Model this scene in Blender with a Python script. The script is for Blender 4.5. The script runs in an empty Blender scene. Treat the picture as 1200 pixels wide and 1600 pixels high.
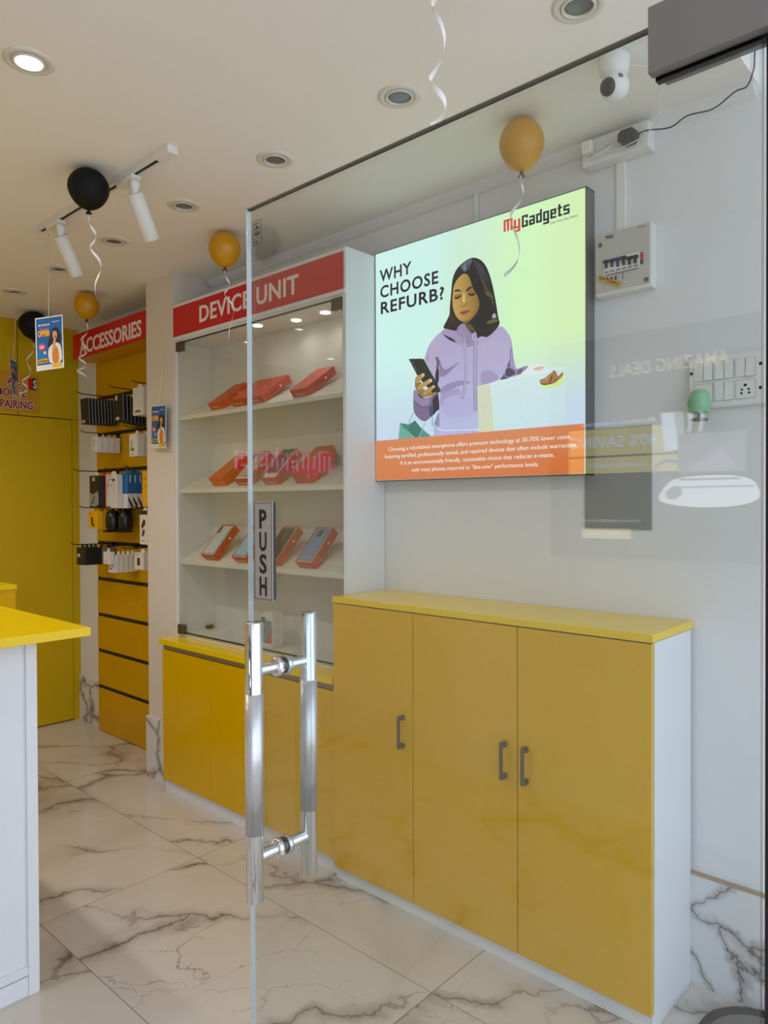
import bpy, bmesh, math, random
from mathutils import Vector, Matrix
from mathutils.geometry import tessellate_polygon
random.seed(7)
S = bpy.context.scene
COL = S.collection
PI = math.pi
V = Vector

# ------------------------------------------------------------------ camera, light, exposure
CAM_H, F_PX, YAW, PITCH, ROLL = 1.42, 1124.68, 0.8353, -0.0110, -0.0038
fw = V((math.sin(YAW) * math.cos(PITCH), math.cos(YAW) * math.cos(PITCH), math.sin(PITCH)))
r0 = V((math.cos(YAW), -math.sin(YAW), 0)); u0 = r0.cross(fw)
rr = r0 * math.cos(ROLL) + u0 * math.sin(ROLL); uu = -r0 * math.sin(ROLL) + u0 * math.cos(ROLL)
cd = bpy.data.cameras.new('camera'); cam = bpy.data.objects.new('camera', cd); COL.objects.link(cam)
cd.sensor_fit = 'VERTICAL'; cd.sensor_height = 24; cd.sensor_width = 18; cd.lens = F_PX / 1600 * 24
cd.clip_start = 0.02; cd.clip_end = 200
cam.matrix_world = Matrix(((rr.x, uu.x, -fw.x, 0), (rr.y, uu.y, -fw.y, 0), (rr.z, uu.z, -fw.z, CAM_H), (0, 0, 0, 1)))
S.camera = cam
S.view_settings.view_transform = 'Standard'; S.view_settings.look = 'None'
S.view_settings.gamma = 1; S.view_settings.use_curve_mapping = False
S.view_settings.exposure = 0.0
S.cycles.transparent_max_bounces = 24
S.cycles.sample_clamp_indirect = 4
SKY_STRENGTH = 2.0
DOWNLIGHT_W = 13.0
CASE_W = 1.0
SUN_STRENGTH = 4.2
w = bpy.data.worlds.new('overcast_sky'); S.world = w; w.use_nodes = True
bg = w.node_tree.nodes['Background']; bg.inputs[0].default_value = (0.77, 0.90, 1.10, 1); bg.inputs[1].default_value = SKY_STRENGTH

sl = bpy.data.lights.new('street_sun', 'SUN'); sl.energy = SUN_STRENGTH; sl.angle = 0.02; sl.color = (1, .96, .9)
so = bpy.data.objects.new('street_sun', sl); COL.objects.link(so); so.rotation_euler = V((.15, -.50, -.85)).to_track_quat('-Z', 'Y').to_euler(); so.location = (0, 2, 8)

def area_portal(loc, rot, sx, sy):
    l = bpy.data.lights.new('shopfront_daylight', 'AREA'); l.shape = 'RECTANGLE'; l.size = sx; l.size_y = sy
    l.cycles.is_portal = True
    o = bpy.data.objects.new('shopfront_daylight', l); COL.objects.link(o); o.location = loc; o.rotation_euler = rot
area_portal((0.47, 0.02, 1.5), (PI / 2, 0, 0), 3.5, 3.1)

# ------------------------------------------------------------------ colour and materials
def lin(c):
    return tuple(((x / 255) / 12.92 if x / 255 <= 0.04045 else ((x / 255 + 0.055) / 1.055) ** 2.4) for x in c)
def newmat(name):
    m = bpy.data.materials.new(name); m.use_nodes = True; m.node_tree.nodes.clear()
    return m, m.node_tree.nodes, m.node_tree.links
def pm(name, col, rough=0.5, metal=0.0, spec=0.5, bump=0.0, bscale=60, coat=0.0, var=0.0, vscale=4):
    m, N, L = newmat(name); out = N.new('ShaderNodeOutputMaterial'); b = N.new('ShaderNodeBsdfPrincipled')
    L.new(b.outputs[0], out.inputs[0])
    b.inputs['Base Color'].default_value = (*lin(col), 1); b.inputs['Roughness'].default_value = rough
    b.inputs['Metallic'].default_value = metal; b.inputs['Specular IOR Level'].default_value = spec
    b.inputs['Coat Weight'].default_value = coat
    if bump or var:
        tc = N.new('ShaderNodeTexCoord')
    if bump:
        nz = N.new('ShaderNodeTexNoise'); nz.inputs['Scale'].default_value = bscale; nz.inputs['Detail'].default_value = 4
        bp = N.new('ShaderNodeBump'); bp.inputs['Strength'].default_value = bump; bp.inputs['Distance'].default_value = 0.002
        L.new(tc.outputs['Object'], nz.inputs['Vector']); L.new(nz.outputs['Fac'], bp.inputs['Height']); L.new(bp.outputs[0], b.inputs['Normal'])
    if var:
        n2 = N.new('ShaderNodeTexNoise'); n2.inputs['Scale'].default_value = vscale; n2.inputs['Detail'].default_value = 5
        mx = N.new('ShaderNodeMix'); mx.data_type = 'RGBA'
        c = lin(col); mx.inputs['A'].default_value = (*[x * (1 - var) for x in c], 1); mx.inputs['B'].default_value = (*[min(1, x * (1 + var)) for x in c], 1)
        L.new(tc.outputs['Object'], n2.inputs['Vector']); L.new(n2.outputs['Fac'], mx.inputs['Factor']); L.new(mx.outputs['Result'], b.inputs['Base Color'])
    return m
def em(name, col, strength=1.0):
    m, N, L = newmat(name); out = N.new('ShaderNodeOutputMaterial'); e = N.new('ShaderNodeEmission')
    e.inputs[0].default_value = (*lin(col), 1); e.inputs[1].default_value = strength; L.new(e.outputs[0], out.inputs[0])
    return m
def attr_mat(name, emissive, strength=1.0, rough=0.45):
    m, N, L = newmat(name); out = N.new('ShaderNodeOutputMaterial'); a = N.new('ShaderNodeAttribute'); a.attribute_name = 'Col'
    if emissive:
        e = N.new('ShaderNodeEmission'); e.inputs[1].default_value = strength; L.new(a.outputs[0], e.inputs[0]); L.new(e.outputs[0], out.inputs[0])
    else:
        b = N.new('ShaderNodeBsdfPrincipled'); b.inputs['Roughness'].default_value = rough
        L.new(a.outputs[0], b.inputs['Base Color']); L.new(b.outputs[0], out.inputs[0])
    return m
def clear_glass(name, tint, boost=1.0):
    # thin pane: what passes is tinted, what mirrors follows Fresnel (the same on both faces)
    m, N, L = newmat(name); out = N.new('ShaderNodeOutputMaterial')
    t = N.new('ShaderNodeBsdfTransparent'); t.inputs[0].default_value = (*tint, 1)
    g = N.new('ShaderNodeBsdfGlossy'); g.inputs['Roughness'].default_value = 0.0; g.inputs[0].default_value = (1, 1, 1, 1)
    fr = N.new('ShaderNodeFresnel'); ge = N.new('ShaderNodeNewGeometry')
    mr = N.new('ShaderNodeMapRange'); mr.inputs['To Min'].default_value = 1.52; mr.inputs['To Max'].default_value = 1 / 1.52
    L.new(ge.outputs['Backfacing'], mr.inputs['Value']); L.new(mr.outputs[0], fr.inputs['IOR'])
    mu = N.new('ShaderNodeMath'); mu.operation = 'MULTIPLY'; mu.inputs[1].default_value = boost; mu.use_clamp = True
    L.new(fr.outputs[0], mu.inputs[0])
    mx = N.new('ShaderNodeMixShader'); L.new(mu.outputs[0], mx.inputs[0]); L.new(t.outputs[0], mx.inputs[1]); L.new(g.outputs[0], mx.inputs[2])
    L.new(mx.outputs[0], out.inputs[0])
    return m

def marble(name, tiled, base=(206, 196, 184)):
    m, N, L = newmat(name); out = N.new('ShaderNodeOutputMaterial'); b = N.new('ShaderNodeBsdfPrincipled'); L.new(b.outputs[0], out.inputs[0])
    b.inputs['Roughness'].default_value = 0.16
    def math_(op, a, c=None, clamp=False):
        n = N.new('ShaderNodeMath'); n.operation = op; n.use_clamp = clamp
        for i, x in enumerate((a, c)):
            if x is None: continue
            if isinstance(x, (int, float)): n.inputs[i].default_value = x
            else: L.new(x, n.inputs[i])
        return n.outputs[0]
    def mixc(f, a, c):
        n = N.new('ShaderNodeMix'); n.data_type = 'RGBA'; L.new(f, n.inputs['Factor'])
        for k, x in (('A', a), ('B', c)):
            if isinstance(x, tuple): n.inputs[k].default_value = (*lin(x), 1)
            else: L.new(x, n.inputs[k])
        return n.outputs['Result']
    tc = N.new('ShaderNodeTexCoord'); sp = N.new('ShaderNodeSeparateXYZ'); L.new(tc.outputs['Object'], sp.inputs[0])
    vec = tc.outputs['Object']; joint = None
    if tiled:
        tx = math_('DIVIDE', math_('SUBTRACT', sp.outputs[0], 1.6288), 0.616); ty = math_('DIVIDE', math_('SUBTRACT', sp.outputs[1], 2.4933), 1.2)
        cb = N.new('ShaderNodeCombineXYZ'); L.new(math_('FLOOR', tx), cb.inputs[0]); L.new(math_('FLOOR', ty), cb.inputs[1])
        wn = N.new('ShaderNodeTexWhiteNoise'); wn.noise_dimensions = '3D'; L.new(cb.outputs[0], wn.inputs['Vector'])
        sc = N.new('ShaderNodeVectorMath'); sc.operation = 'SCALE'; sc.inputs['Scale'].default_value = 13.0; L.new(wn.outputs['Color'], sc.inputs[0])
        ad = N.new('ShaderNodeVectorMath'); ad.operation = 'ADD'; L.new(vec, ad.inputs[0]); L.new(sc.outputs[0], ad.inputs[1]); vec = ad.outputs[0]
        def edge(t, size):
            fr = math_('FRACT', t); d = math_('MINIMUM', fr, math_('SUBTRACT', 1.0, fr)); return math_('LESS_THAN', math_('MULTIPLY', d, size), 0.0013)
        joint = math_('MAXIMUM', edge(tx, 0.616), edge(ty, 1.2))
    # warp
    wz = N.new('ShaderNodeTexNoise'); wz.inputs['Scale'].default_value = 2.6; wz.inputs['Detail'].default_value = 7; wz.inputs['Roughness'].default_value = 0.56
    L.new(vec, wz.inputs['Vector'])
    ws = N.new('ShaderNodeVectorMath'); ws.operation = 'MULTIPLY_ADD'; ws.inputs[1].default_value = (0.42, 0.42, 0.42); L.new(wz.outputs['Color'], ws.inputs[0]); L.new(vec, ws.inputs[2])
    mp = N.new('ShaderNodeMapping'); mp.vector_type = 'TEXTURE'; mp.inputs['Rotation'].default_value = (0.0, 0.0, -0.75) if tiled else (0.5, 0.3, 0.4); mp.inputs['Scale'].default_value = (1.0, 0.40, 0.7) if tiled else (1.0, .7, .7); L.new(ws.outputs[0], mp.inputs[0])
    vo = N.new('ShaderNodeTexVoronoi'); vo.feature = 'DISTANCE_TO_EDGE'; vo.inputs['Scale'].default_value = 0.85 if tiled else 2.4; L.new(mp.outputs[0], vo.inputs['Vector'])
    mk = N.new('ShaderNodeTexNoise'); mk.inputs['Scale'].default_value = 2.2; mk.inputs['Detail'].default_value = 3; L.new(vec, mk.inputs['Vector'])
    mkr = N.new('ShaderNodeMapRange'); mkr.inputs['From Min'].default_value = 0.36 if tiled else 0.1; mkr.inputs['From Max'].default_value = 0.58 if tiled else 0.3; L.new(mk.outputs['Fac'], mkr.inputs['Value'])
    def vein(width, v=None):
        n = N.new('ShaderNodeMapRange'); n.interpolation_type = 'SMOOTHSTEP'; n.inputs['From Min'].default_value = 0; n.inputs['From Max'].default_value = width
        n.inputs['To Min'].default_value = 1; n.inputs['To Max'].default_value = 0; L.new(v or vo.outputs['Distance'], n.inputs['Value']); return n.outputs[0]
    fine = math_('MULTIPLY', vein(0.014), mkr.outputs[0]); wide = math_('MULTIPLY', vein(0.085), math_('POWER', mkr.outputs[0], 2.0))
    vo2 = N.new('ShaderNodeTexVoronoi'); vo2.feature = 'DISTANCE_TO_EDGE'; vo2.inputs['Scale'].default_value = 3.4; L.new(mp.outputs[0], vo2.inputs['Vector'])
    m2 = N.new('ShaderNodeMapRange'); m2.inputs['From Min'].default_value = 0.52; m2.inputs['From Max'].default_value = 0.66; L.new(mk.outputs['Fac'], m2.inputs['Value'])
    fine2 = math_('MULTIPLY', vein(0.02, vo2.outputs['Distance']), m2.outputs[0])
    cl = N.new('ShaderNodeTexNoise'); cl.inputs['Scale'].default_value = 1.6; cl.inputs['Detail'].default_value = 5; L.new(mp.outputs[0], cl.inputs['Vector'])
    clr = N.new('ShaderNodeMapRange'); clr.inputs['From Min'].default_value = 0.35; clr.inputs['From Max'].default_value = 0.7; L.new(cl.outputs['Fac'], clr.inputs['Value'])
    c0 = mixc(math_('MULTIPLY', clr.outputs[0], 0.35), base, (212, 208, 204))
    c1 = mixc(math_('MULTIPLY', wide, 0.7), c0, (140, 132, 124))
    tint = mixc(mk.outputs['Fac'], (62, 58, 56), (122, 88, 58))
    c2 = mixc(math_('MULTIPLY', fine, 0.8), c1, tint)
    c3 = mixc(math_('MULTIPLY', fine2, 0.6), c2, (108, 98, 90))
    if joint is not None: c3 = mixc(joint, c3, (132, 122, 110))
    L.new(c3, b.inputs['Base Color'])
    return m

M = {}
M['wall'] = pm('white_wall_paint', (228, 228, 229), 0.55, spec=0.3, bump=0.05, bscale=90, var=0.02, vscale=1.3)
M['ceiling'] = pm('white_ceiling_paint', (243, 240, 235), 0.8, spec=0.2, var=0.02, vscale=0.8)
M['cream'] = pm('cream_column_paint', (222, 212, 200), 0.55, spec=0.3, bump=0.05, bscale=80)
M['ylaminate'] = pm('yellow_gloss_laminate', (220, 172, 0), 0.16, spec=0.38, var=0.03, vscale=2.5)
M['ytop'] = pm('yellow_edge_laminate', (238, 200, 6), 0.22, var=0.02)
M['ydull'] = pm('yellow_satin_wall_laminate', (208, 174, 0), 0.5, spec=0.3, var=0.02)
M['yslat'] = pm('yellow_slat_board', (208, 158, 0), 0.42, spec=0.3, var=0.02)
M['white'] = pm('white_laminate', (228, 229, 232), 0.35, var=0.012, vscale=6)
M['whitein'] = pm('white_shelf_laminate', (226, 224, 218), 0.4)
M['whiteplastic'] = pm('white_plastic', (232, 231, 228), 0.35)
M['whitemetal'] = pm('white_powder_coat', (226, 224, 220), 0.4)
M['black'] = pm('black_satin_metal', (14, 15, 17), 0.35)
M['blackslot'] = pm('black_slot', (9, 9, 10), 0.5)
M['gap'] = pm('dark_gap', (24, 20, 14), 0.8)
M['greybar'] = pm('brushed_aluminium_strip', (176, 168, 158), 0.35, metal=0.6)
M['red'] = pm('red_sign_vinyl', (204, 12, 24), 0.35)
M['redbox'] = pm('red_printed_card', (204, 36, 32), 0.4, var=0.03, vscale=20)
M['orangebox'] = pm('orange_red_card', (222, 66, 30), 0.4)
M['signwhite'] = pm('white_sign_lettering', (240, 232, 224), 0.4)
M['chrome'] = pm('polished_steel', (226, 226, 228), 0.06, metal=1.0)
M['film'] = pm('scuffed_protective_film', (216, 214, 216), 0.3, metal=0.8, bump=0.15, bscale=120)
M['brushed'] = pm('brushed_steel', (126, 120, 116), 0.38, metal=0.35)
M['brown'] = pm('bronze_hinge_metal', (92, 80, 62), 0.4, metal=0.5)
M['handle'] = pm('antique_grey_handle', (118, 104, 88), 0.38, metal=0.7)
M['marble'] = marble('veined_marble_floor_tile', True)
M['marble2'] = marble('veined_marble_skirting', False, (222, 222, 224))
M['grout'] = pm('tan_grout_line', (176, 150, 124), 0.7)
M['doorglass'] = clear_glass('door_glass', (0.912, 0.930, 0.918), 1.25)
M['glassedge'] = pm('polished_glass_edge', (206, 212, 214), 0.12, spec=0.8)
M['topedge'] = pm('dark_upper_glass_edge', (96, 92, 80), 0.25)
M['caseglass'] = clear_glass('display_case_glass', (0.96, 0.975, 0.965), 1.2)
M['caseedge'] = pm('dark_glass_edge', (40, 52, 48), 0.2)
M['lens'] = pm('grey_lamp_lens', (112, 116, 118), 0.2, metal=0.15, bump=0.6, bscale=140)
M['lampring'] = pm('white_lamp_ring', (222, 218, 208), 0.4)
M['lit'] = em('lit_lamp', (255, 244, 250), 9.0)
M['caselit'] = em('lit_case_spot', (255, 248, 236), 6.0)
M['yballoon'] = pm('yellow_balloon_latex', (204, 146, 0), 0.3)
M['bballoon'] = pm('black_balloon_latex', (12, 12, 13), 0.6, spec=0.25)
M['ribbon'] = pm('white_curling_ribbon', (238, 232, 228), 0.3)
M['string'] = pm('pale_string', (222, 214, 204), 0.7)
M['print'] = attr_mat('printed_card', False)
M['glowprint'] = attr_mat('backlit_print', True, 1.12)
M['brightprint'] = attr_mat('bright_backlit_print', True, 3.3)
M['greyhousing'] = pm('grey_aluminium_housing', (120, 121, 122), 0.4, metal=0.5)
M['platemetal'] = pm('grey_flat_metal_cover', (146, 146, 144), 0.5, metal=0.0)
M['dbox'] = pm('grey_enamel_box', (196, 193, 184), 0.4)
M['green'] = pm('mint_green_plastic', (142, 192, 152), 0.35)
M['greydisc'] = pm('grey_disc', (120, 114, 100), 0.4)
M['wireblack'] = pm('black_cable', (16, 16, 17), 0.5)
M['wirewhite'] = pm('white_cable', (228, 226, 220), 0.5)
M['pave'] = pm('grey_pavement', (186, 180, 170), 0.9, bump=0.3, bscale=40)
M['rubber'] = pm('dark_woven_rubber', (38, 36, 34), 0.8, bump=1.0, bscale=160)
M['bronzeg'] = pm('pushsign_plate', (176, 168, 164), 0.35, metal=0.35)

# ------------------------------------------------------------------ mesh building
BLOCK = {'M': [(0, 1.8, 0, 9), (2.8, 4.6, 0, 9), (5.6, 7.4, 0, 9), (0, 7.4, 7.4, 9)], 'y': [(0, 1.8, 0, 7), (3.4, 5.2, -2.6, 7), (0, 5.2, 0, 1.5), (0, 5.2, -2.6, -1.1)],
         'G': [(0, 1.8, 0, 9), (0, 5.6, 7.4, 9), (0, 5.6, 0, 1.6), (3.8, 5.6, 0, 4.8), (2.8, 5.6, 3.4, 4.8), (3.8, 5.6, 6.4, 9)], 'a': [(3.4, 5.2, 0, 7), (.3, 5.2, 5.5, 7), (0, 5.2, 0, 1.5), (0, 1.8, 0, 4.2), (0, 5.2, 2.8, 4.2)],
         'd': [(3.4, 5.2, 0, 9.6), (0, 1.8, 0, 7), (0, 5.2, 5.5, 7), (0, 5.2, 0, 1.5)], 'g': [(3.4, 5.2, -2.6, 7), (0, 1.8, 0, 7), (0, 5.2, 5.5, 7), (0, 5.2, 0, 1.5), (0, 5.2, -2.6, -1.1)],
         'e': [(0, 1.8, 0, 7), (0, 5.2, 5.5, 7), (0, 5.2, 0, 1.5), (3.4, 5.2, 2.8, 7), (0, 5.2, 2.8, 4.2)], 't': [(.6, 2.4, 0, 9), (0, 3.8, 5.5, 7), (.6, 3.9, 0, 1.5)],
         's': [(0, 5.2, 5.5, 7), (0, 1.8, 2.8, 7), (0, 5.2, 2.8, 4.2), (3.4, 5.2, 0, 4.2), (0, 5.2, 0, 1.5)]}
class MB:
    """collects shapes (world coordinates) and links them as one mesh, its origin at o"""
    def __init__(s, o=(0, 0, 0)):
        s.o = V(o); s.bm = bmesh.new(); s.cols = None; s.n = 0
    def _add(s, verts, faces, mi=0, smooth=False, mat=None, col=None):
        vs = [s.bm.verts.new((mat @ V(v) if mat else V(v)) - s.o) for v in verts]
        if col is not None and s.cols is None: s.cols = s.bm.loops.layers.float_color.new('Col')
        for f in faces:
            try: fc = s.bm.faces.new([vs[i] for i in f])
            except ValueError: continue
            fc.material_index = mi; fc.smooth = smooth
            if col is not None:
                for lp in fc.loops:
                    c = col[vs.index(lp.vert)] if isinstance(col, list) else col
                    lp[s.cols] = (*c, 1)
        return s
    def box(s, x0, x1, y0, y1, z0, z1, bev=0.0, mi=0, mat=None, seg=2):
        t = bmesh.new(); bmesh.ops.create_cube(t, size=1)
        for v in t.verts: v.co = V(((x0 + x1) / 2 + v.co.x * (x1 - x0), (y0 + y1) / 2 + v.co.y * (y1 - y0), (z0 + z1) / 2 + v.co.z * (z1 - z0)))
        if bev: bmesh.ops.bevel(t, geom=t.edges[:], offset=bev, segments=seg, affect='EDGES', profile=0.5)
        return s._take(t, mi, mat)
    def _take(s, t, mi=0, mat=None, smooth=False):
        t.verts.index_update()
        s._add([v.co.copy() for v in t.verts], [[v.index for v in f.verts] for f in t.faces], mi, smooth, mat); t.free(); return s
    def cyl(s, p0, p1, r0, r1=None, n=24, mi=0, cap=True):
        p0, p1 = V(p0), V(p1); r1 = r0 if r1 is None else r1; d = (p1 - p0).normalized()
        a = d.orthogonal().normalized(); b = d.cross(a)
        vs = []
        for p, r in ((p0, r0), (p1, r1)):
            for i in range(n): t = 2 * PI * i / n; vs.append(p + a * r * math.cos(t) + b * r * math.sin(t))
        s._add(vs, [(i, (i + 1) % n, n + (i + 1) % n, n + i) for i in range(n)], mi, True)
        if cap:
            s._add(vs[:n], [tuple(reversed(range(n)))], mi); s._add(vs[n:], [tuple(range(n))], mi)
        return s
    def lathe(s, prof, c=(0, 0, 0), axis=(0, 0, 1), n=32, mi=0):
        c, d = V(c), V(axis).normalized(); a = d.orthogonal().normalized(); b = d.cross(a); vs = []; fs = []
        for (r, h) in prof:
            for i in range(n): t = 2 * PI * i / n; vs.append(c + d * h + (a * math.cos(t) + b * math.sin(t)) * max(r, 1e-5))
        for k in range(len(prof) - 1):
            for i in range(n): fs.append((k * n + i, k * n + (i + 1) % n, (k + 1) * n + (i + 1) % n, (k + 1) * n + i))
        s._add(vs, fs, mi, True); return s
    def tube(s, pts, r, n=8, mi=0):
        pts = [V(p) for p in pts]; vs = []; a = None
        for i, p in enumerate(pts):
            d = (pts[min(i + 1, len(pts) - 1)] - pts[max(i - 1, 0)]).normalized()
            a = d.orthogonal().normalized() if a is None else (a - d * a.dot(d)).normalized()
            b = d.cross(a)
            for k in range(n): t = 2 * PI * k / n; vs.append(p + (a * math.cos(t) + b * math.sin(t)) * r)
        fs = [(i * n + k, i * n + (k + 1) % n, (i + 1) * n + (k + 1) % n, (i + 1) * n + k) for i in range(len(pts) - 1) for k in range(n)]
        m_ = len(pts) * n
        fs += [tuple(reversed(range(n))), tuple(range(m_ - n, m_))]
        s._add(vs, fs, mi, True); return s
    def prism(s, pts, depth, mi=0):
        """closed outline (coplanar 3-D points) pushed by the vector depth"""
        pts = [V(p) for p in pts]; n = len(pts); d = V(depth)
        s._add(pts + [p + d for p in pts], [tuple(range(n)), tuple(reversed(range(n, 2 * n)))] + [(i, i + n, (i + 1) % n + n, (i + 1) % n) for i in range(n)], mi); return s
    def flat(s, pts, mi=0, col=None):
        """filled outline (coplanar 3-D points)"""
        pts = [V(p) for p in pts]; tri = tessellate_polygon([pts]); s._add(pts, tri, mi, False, None, col); return s
    def text(s, txt, org, right, up, width, cap, depth=0.0, bold=0.0, mi=0, col=None, base_from='base', shear=0.0, space=1.0):
        vs, fs, x0, x1 = glyphs(txt, bold, depth > 0, shear, space)
        right, up = V(right).normalized(), V(up).normalized(); nrm = right.cross(up); org = V(org)
        sx = (width / (x1 - x0)) if width else cap / CAP; sy = cap / CAP
        s._add([org + right * ((x - x0) * sx) + up * (y * sy) + nrm * (z * depth) for x, y, z in vs], fs, mi, False, None, col); return s
    def block(s, word, org, right, up, width, cap, depth=0.0, mi=0, col=None):
        right, up = V(right).normalized(), V(up).normalized(); nrm = right.cross(up); org = V(org); x = 0; rects = []
        for ch in word:
            rs = BLOCK[ch]; rects += [(a + x, b + x, c, d) for a, b, c, d in rs]; x += max(r[1] for r in rs) + 1.0
        k = width / (x - 1.0); q = cap / 9.0
        for i, (a, b, c, d) in enumerate(rects):
            e = nrm * (1e-5 * i)
            pts = [org + right * (px_ * k) + up * (py_ * q) + e for px_, py_ in ((a + .25, c), (b - .25, c), (b, c + .25), (b, d - .25), (b - .25, d), (a + .25, d), (a, d - .25), (a, c + .25))]
            if depth: s.prism(pts, nrm * depth, mi)
            else: s.flat(pts, mi, col)
        return s
    def build(s, name, mat, parent=None, loc=None):
        me = bpy.data.meshes.new(name)
        if s.cols is None or True: bmesh.ops.recalc_face_normals(s.bm, faces=[f for f in s.bm.faces]) if s.cols is None else None
        s.bm.to_mesh(me); s.bm.free()
        o = bpy.data.objects.new(name, me); COL.objects.link(o)
        for m_ in (mat if isinstance(mat, (list, tuple)) else [mat]): me.materials.append(m_)
        if parent is not None: o.parent = parent
        else: o.location = s.o if loc is None else loc
        return o
CAP = 0.729
_gl = {}
def glyphs(txt, bold, solid, shear, space):
    k = (txt, bold, solid, shear, space)
    if k in _gl: return _gl[k]
    cu = bpy.data.curves.new('t', 'FONT'); cu.body = txt; cu.size = 1; cu.offset = bold; cu.resolution_u = 3; cu.extrude = 0.5 if solid else 0
    cu.shear = shear; cu.space_character = space
    ob = bpy.data.objects.new('t', cu); COL.objects.link(ob)
    dg = bpy.context.evaluated_depsgraph_get(); me = bpy.data.meshes.new_from_object(ob.evaluated_get(dg))
    vs = [(v.co.x, v.co.y, v.co.z + (0.5 if solid else 0)) for v in me.vertices]; fs = [tuple(p.vertices) for p in me.polygons]
    bpy.data.objects.remove(ob); bpy.data.curves.remove(cu); bpy.data.meshes.remove(me)
    xs = [v[0] for v in vs] or [0, 1]
    _gl[k] = (vs, fs, min(xs), max(xs)); return _gl[k]
_h = glyphs('H', 0.0, False, 0, 1.0); CAP = max(v[1] for v in _h[0])

def tag(o, label=None, cat=None, group=None, kind=None):
    if label: o['label'] = label
    if cat: o['category'] = cat
    if group: o['group'] = group
    if kind: o['kind'] = kind
    return o
def thing(name, loc, label, cat, group=None, rot=None):
    o = bpy.data.objects.new(name, None); COL.objects.link(o); o.location = loc; o.empty_display_size = 0.05
    if rot: o.rotation_euler = rot
    return tag(o, label, cat, group)
def struct(name, mb, mat): return tag(mb.build(name, mat), kind='structure')
ORD = ['frontmost', 'second', 'third', 'fourth', 'fifth', 'sixth', 'seventh', 'eighth', 'ninth', 'tenth', 'eleventh']
def chaikin(p, k):
    for _ in range(k):
        q = []
        for i in range(len(p)):
            a, b = p[i], p[(i + 1) % len(p)]
            q += [(a[0] * .75 + b[0] * .25, a[1] * .75 + b[1] * .25), (a[0] * .25 + b[0] * .75, a[1] * .25 + b[1] * .75)]
        p = q
    return p

# ------------------------------------------------------------------ the setting
XW, ZC, YB, XL = 2.19, 2.579, 4.71, -1.25
struct('floor', MB().box(XL - .1, XW + .15, -0.35, YB + .15, -0.12, 0), M['marble'])
struct('pavement', MB().box(-9, 9, -9, -0.35, -0.16, -0.02), M['pave'])
struct('ceiling', MB().box(XL - .1, XW + .15, 0.574, YB + .15, ZC, ZC + 0.5), M['ceiling'])
struct('ceiling_recess_added_canopy', MB().box(XL - .1, XW + .15, -1.2, 0.574, 3.05, 3.15), M['wall'])  # slab carried out past the recess as an added canopy, cutting high sky light
struct('wall_right', MB().box(XW, XW + .15, -0.1, YB + .15, 0, 3.05), M['wall'])
struct('wall_left', MB().box(XL - .15, XL, -0.1, YB + .15, 0, 3.05), M['wall'])
struct('trim_1', MB().prism([(XW, 0.58, ZC), (XW, 0.58, ZC - .035), (XW - .012, 0.58, ZC - .03), (XW - .03, 0.58, ZC - .012), (XW - .035, 0.58, ZC)], (0, 2.6, 0)), M['wall'])
struct('column', MB().box(1.964, XW, 3.19, 3.447, 0, ZC), M['cream'])
# back wall in yellow laminate with a flush door
wb = MB(); g = 0.003; dx0, dx1, dz = 0.95, 2.140, 1.983
wb.box(XL - .1, dx0 - g, YB, YB + .1, 0, dz); wb.box(dx1 + g, XW, YB, YB + .1, 0, dz)
wb.box(XL - .1, 0.55 - g, YB, YB + .1, dz + g, ZC); wb.box(0.55 + g, 1.805 - g, YB, YB + .1, dz + g, ZC); wb.box(1.805 + g, XW, YB, YB + .1, dz + g, ZC)
wb.box(XL - .1, XW, YB + .02, YB + .12, 0, ZC, mi=1)
struct('wall_back', wb, [M['ydull'], M['gap']])
struct('door_1', MB().box(dx0, dx1, YB + .001, YB + .019, 0.008, dz - g), M['ydull'])
# marble skirting
struct('baseboard_right', MB().box(XW - .012, XW, 0.24, 1.9, 0, 0.322), M['marble2'])
struct('baseboard_grout', MB().box(XW - .013, XW, 0.24, 0.76, 0.322, 0.330), M['grout'])
struct('baseboard_column', MB().box(1.953, 1.964, 3.19, 3.458, 0, 0.316), M['marble2'])
struct('baseboard_back', MB().box(XW - .012, XW, 4.40, YB, 0, 0.29), M['marble2'])
# shopfront post at the hinge side
struct('shopfront_post', MB().box(0.921, 0.985, 0.165, 0.234, 0, 3.05, bev=.003), M['black'])

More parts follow.
